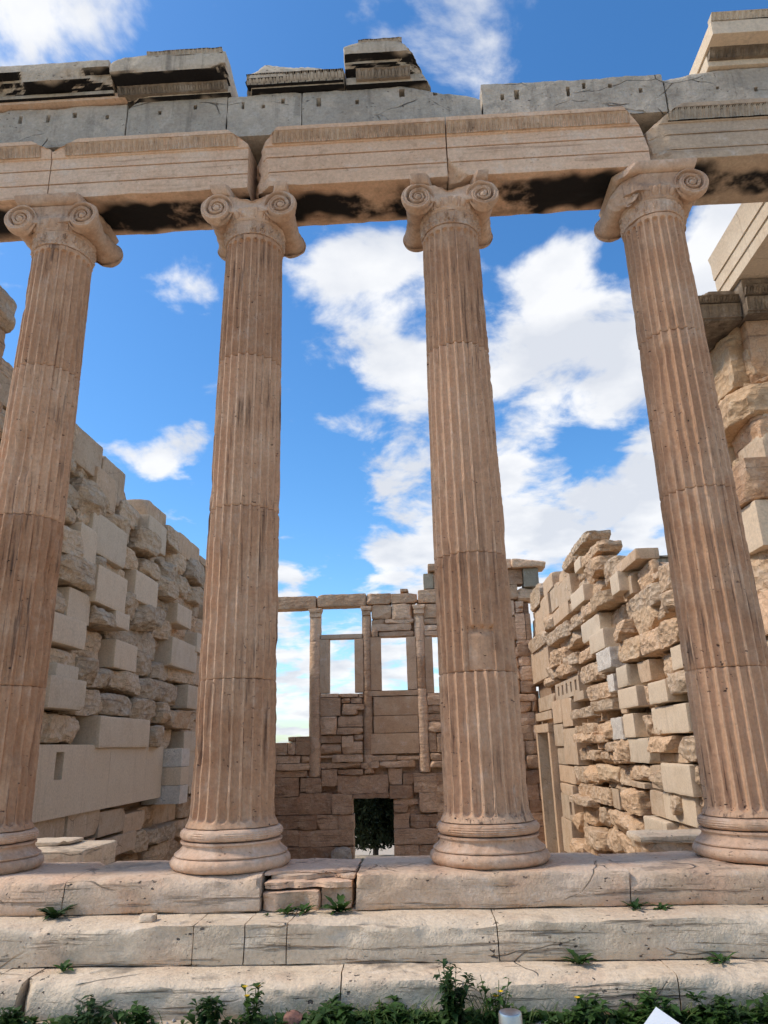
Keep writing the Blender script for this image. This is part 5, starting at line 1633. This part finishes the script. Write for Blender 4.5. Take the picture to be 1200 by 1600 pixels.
# bigger weeds on the ground
bushy((0.66, -1.38, GZ), 'tallest bushy weed at the foot of the steps, near the middle', 0.34, 0.14, 31, stems=20, per=22)
bushy((0.93, -1.36, GZ), 'weed with yellow flowers and thin stalks behind the metal post', 0.26, 0.12, 32, 'leaf', 10, flowers=2, per=12)
bushy((-0.82, -1.36, GZ), 'dark round weed left of the yellow-flowered stalk', 0.17, 0.10, 33, stems=13)
bushy((-0.56, -1.36, GZ), 'upright stalk topped with yellow flowers at the foot of the steps', 0.26, 0.05, 34, 'leaf', 6, flowers=3)
bushy((-2.05, -1.36, GZ), 'weed at the bottom left corner of the picture', 0.12, 0.10, 35, 'leaf', 9)
bushy((-1.55, -1.36, GZ), 'weed with one tall spike at the lower left', 0.14, 0.14, 36, stems=11)
bushy((-1.25, -1.36, GZ), 'low weed left of centre at the foot of the steps', 0.11, 0.12, 37, 'leaf', 9)
bushy((-0.05, -1.38, GZ), 'broad-leaved weed under the middle joint of the lowest step', 0.14, 0.16, 38, 'leaf', 14, size=0.06)
bushy((0.30, -1.38, GZ), 'spreading green weed between centre joint and tallest weed', 0.12, 0.17, 39, 'leaf', 13, size=0.055)
bushy((1.42, -1.38, GZ), 'weed with a yellow flower right of the metal post', 0.14, 0.17, 40, 'leaf', 14, flowers=1, size=0.055)
bushy((1.85, -1.38, GZ), 'green weed behind the white sign corner', 0.15, 0.16, 41, 'leaf', 14, size=0.055)
bushy((2.25, -1.38, GZ), 'weed right of the white sign corner', 0.14, 0.15, 42, 'leaf', 13, size=0.06)
bushy((2.60, -1.38, GZ), 'weed at the bottom right corner of the picture', 0.17, 0.15, 43, 'leaf', 13, size=0.06)
tuft((0.86, -1.38, GZ), 'thin dry grass stalks against the lowest step', 0.30, 44, 26, 0.06)
tuft((0.38, -1.34, GZ), 'sparse grass stalks left of the tallest weed', 0.24, 45, 14, 0.10)


def ground_cover():
    rng = random.Random(77)
    acc, gr = ([], []), ([], [])
    for k in range(2600):
        x, y = rng.uniform(-3.2, 3.4), -1.27 - abs(rng.gauss(0, 0.10))
        L = rng.uniform(0.04, 0.10)
        dens = 0.5 + 0.5 * math.sin(x * 2.1 + 1.0) + (0.5 if x > -0.2 else 0)
        if rng.random() > (0.08 if x < -0.4 else 0.2) + 0.4 * dens * (0.5 if x < -0.4 else 1.0):
            continue
        for q in range(3):
            add(acc, leaf_blade((x + rng.uniform(-.02, .02), y, GZ), rng.uniform(0, 6.28), L, L * 0.3, rng.uniform(0.3, 1.2), 0.3, 1, 4))
        if k % 2 == 0:
            add(gr, leaf_blade((x + 0.03, y + 0.02, GZ), rng.uniform(0, 6.28), rng.uniform(0.06, 0.16), 0.003, rng.uniform(0.9, 1.5), 0.3, 0, 4))
    o = mk('ground_cover', acc[0], acc[1], 'leaf', org=(0, -1.4, GZ), sharp=None)
    o['kind'] = 'stuff'
    o['label'] = 'low green leaves along the foot of the steps'
    o = mk('grass', gr[0], gr[1], 'grass', org=(0, -1.4, GZ), sharp=None)
    o['kind'] = 'stuff'
    o['label'] = 'grass blades along the foot of the steps'


ground_cover()


def gravel():
    rng = random.Random(5)
    P, Fs = [], []
    for k in range(700):
        x, y, r = rng.uniform(-3, 3.2), rng.uniform(-1.9, -1.25), rng.uniform(0.006, 0.022)
        b = len(P)
        for (a, c, d) in ((1, 0, 0), (-1, 0, 0), (0, 1, 0), (0, -1, 0), (0, 0, 1), (0, 0, -1)):
            j = r * rng.uniform(0.6, 1.2)
            P.append((x + a * j, y + c * j, GZ + 0.004 + d * j * 0.7))
        for f in ((0, 2, 4), (2, 1, 4), (1, 3, 4), (3, 0, 4), (2, 0, 5), (1, 2, 5), (3, 1, 5), (0, 3, 5)):
            Fs.append(tuple(b + i for i in f))
    o = mk('gravel', P, Fs, 'pebble', org=(0, -1.6, GZ), smooth=False)
    o['kind'] = 'stuff'
    o['label'] = 'pale gravel at the foot of the steps'


gravel()

# ------------------------------------------------------------------ barrier post and sign corner near the viewer
PX, PY, PZ = 0.752, -4.100, 0.203
post = thing('barrier_post', 'short round stainless steel post among the weeds at the bottom edge', 'post', (PX, PY, GZ))
prof = [(0.001, GZ + 0.012), (0.032, GZ + 0.012)] + [(0.032, z) for z in np.linspace(GZ + 0.03, PZ - 0.006, 6)] + [(0.030, PZ - 0.001), (0.027, PZ), (0.001, PZ)]
P, F = lathe(prof, 40, PX, PY)
mk('tube', P, F, 'steel', post, sharp=30)
P, F = lathe([(0.001, GZ - 0.01), (0.075, GZ - 0.01), (0.075, GZ + 0.006), (0.07, GZ + 0.011), (0.001, GZ + 0.011)], 40, PX, PY)
mk('foot_plate', P, F, 'steel', post, sharp=30)

SX, SY, SZ = 1.177, -4.000, 0.180
sign = thing('sign_board', 'white sign panel, only its pointed top corner in view at the bottom edge', 'sign', (SX, SY, GZ))
c45 = math.sqrt(0.5)
w = 0.30
# square board lying almost flat on its post, turned so that one corner points up the slope
cs = [(0, 0), (w * c45, -w * c45), (0, -2 * w * c45), (-w * c45, -w * c45)]
tl = math.sin(R(35)), math.cos(R(35))
P = []
for dz in (0.0, -0.006):
    for (a, b) in cs:
        P.append((SX + a, SY + b * tl[1] + dz * -tl[0], SZ + b * tl[0] + dz * tl[1]))
mk('panel', P, [(3, 2, 1, 0), (4, 5, 6, 7), (0, 1, 5, 4), (1, 2, 6, 5), (2, 3, 7, 6), (3, 0, 4, 7)], 'sign', sign, smooth=False)
mid = (SX, SY - w * c45 * tl[1], SZ - w * c45 * tl[0])
P, F = lathe([(0.001, GZ - 0.02), (0.02, GZ - 0.02), (0.02, mid[2] - 0.02), (0.001, mid[2] - 0.02)], 24, mid[0], mid[1])
mk('post', P, F, 'steel', sign, sharp=30)


# ------------------------------------------------------------------ evergreen trees beyond the far doorway
def tree(x, y, z, h, r, label, seed):
    rng = random.Random(seed)
    t = thing('evergreen_tree', label, 'tree', (x, y, z), 'trees beyond the far doorway')
    pts = [(x + 0.05 * math.sin(k), y, z + h * 0.85 * k / 6) for k in range(7)]
    st = tube(pts, 0.13, 0.03, 8)
    acc = (list(st[0]), list(st[1]))
    for k in range(16):
        a, q = rng.uniform(0, 6.28), rng.uniform(0.08, 0.8)
        L = r * (1 - 0.6 * q)
        b = (x, y, z + h * q * 0.85)
        add(acc, tube([b, (x + math.cos(a) * L * .5, y + math.sin(a) * L * .5, b[2] + 0.15), (x + math.cos(a) * L, y + math.sin(a) * L, b[2] + 0.22)], 0.035, 0.01))
    mk('trunk', acc[0], acc[1], 'bark', t, org=(x, y, z), sharp=None)
    P, Fs = [], []
    for k in range(9000):
        q = rng.random() ** 0.8
        rr = r * (1.05 - 0.75 * q) * math.sqrt(rng.random())
        a = rng.uniform(0, 6.28)
        c = np.array([x + rr * math.cos(a), y + rr * math.sin(a), z + h * (0.10 + 0.9 * q)])
        if False:
            continue
        u = np.array([rng.gauss(0, 1) for _ in range(3)])
        u /= np.linalg.norm(u)
        v = np.cross(u, [rng.gauss(0, 1) for _ in range(3)])
        v /= np.linalg.norm(v)
        s = rng.uniform(0.07, 0.17)
        b = len(P)
        P += [tuple(c - u * s), tuple(c + v * s * 0.4), tuple(c + u * s), tuple(c - v * s * 0.4)]
        Fs.append((b, b + 1, b + 2, b + 3))
    mk('crown', P, Fs, 'tree_leaf', t, org=(x, y, z), sharp=None, smooth=False)


tree(-2.35, 24.2, -3.35, 4.6, 1.5, 'dark evergreen filling the left of the far doorway', 1)
tree(-0.55, 25.4, -3.45, 5.0, 1.6, 'dark evergreen filling the right of the far doorway', 2)
tree(-1.6, 27.8, -3.7, 5.5, 1.8, 'evergreen farther back in the gap of the far doorway', 3)
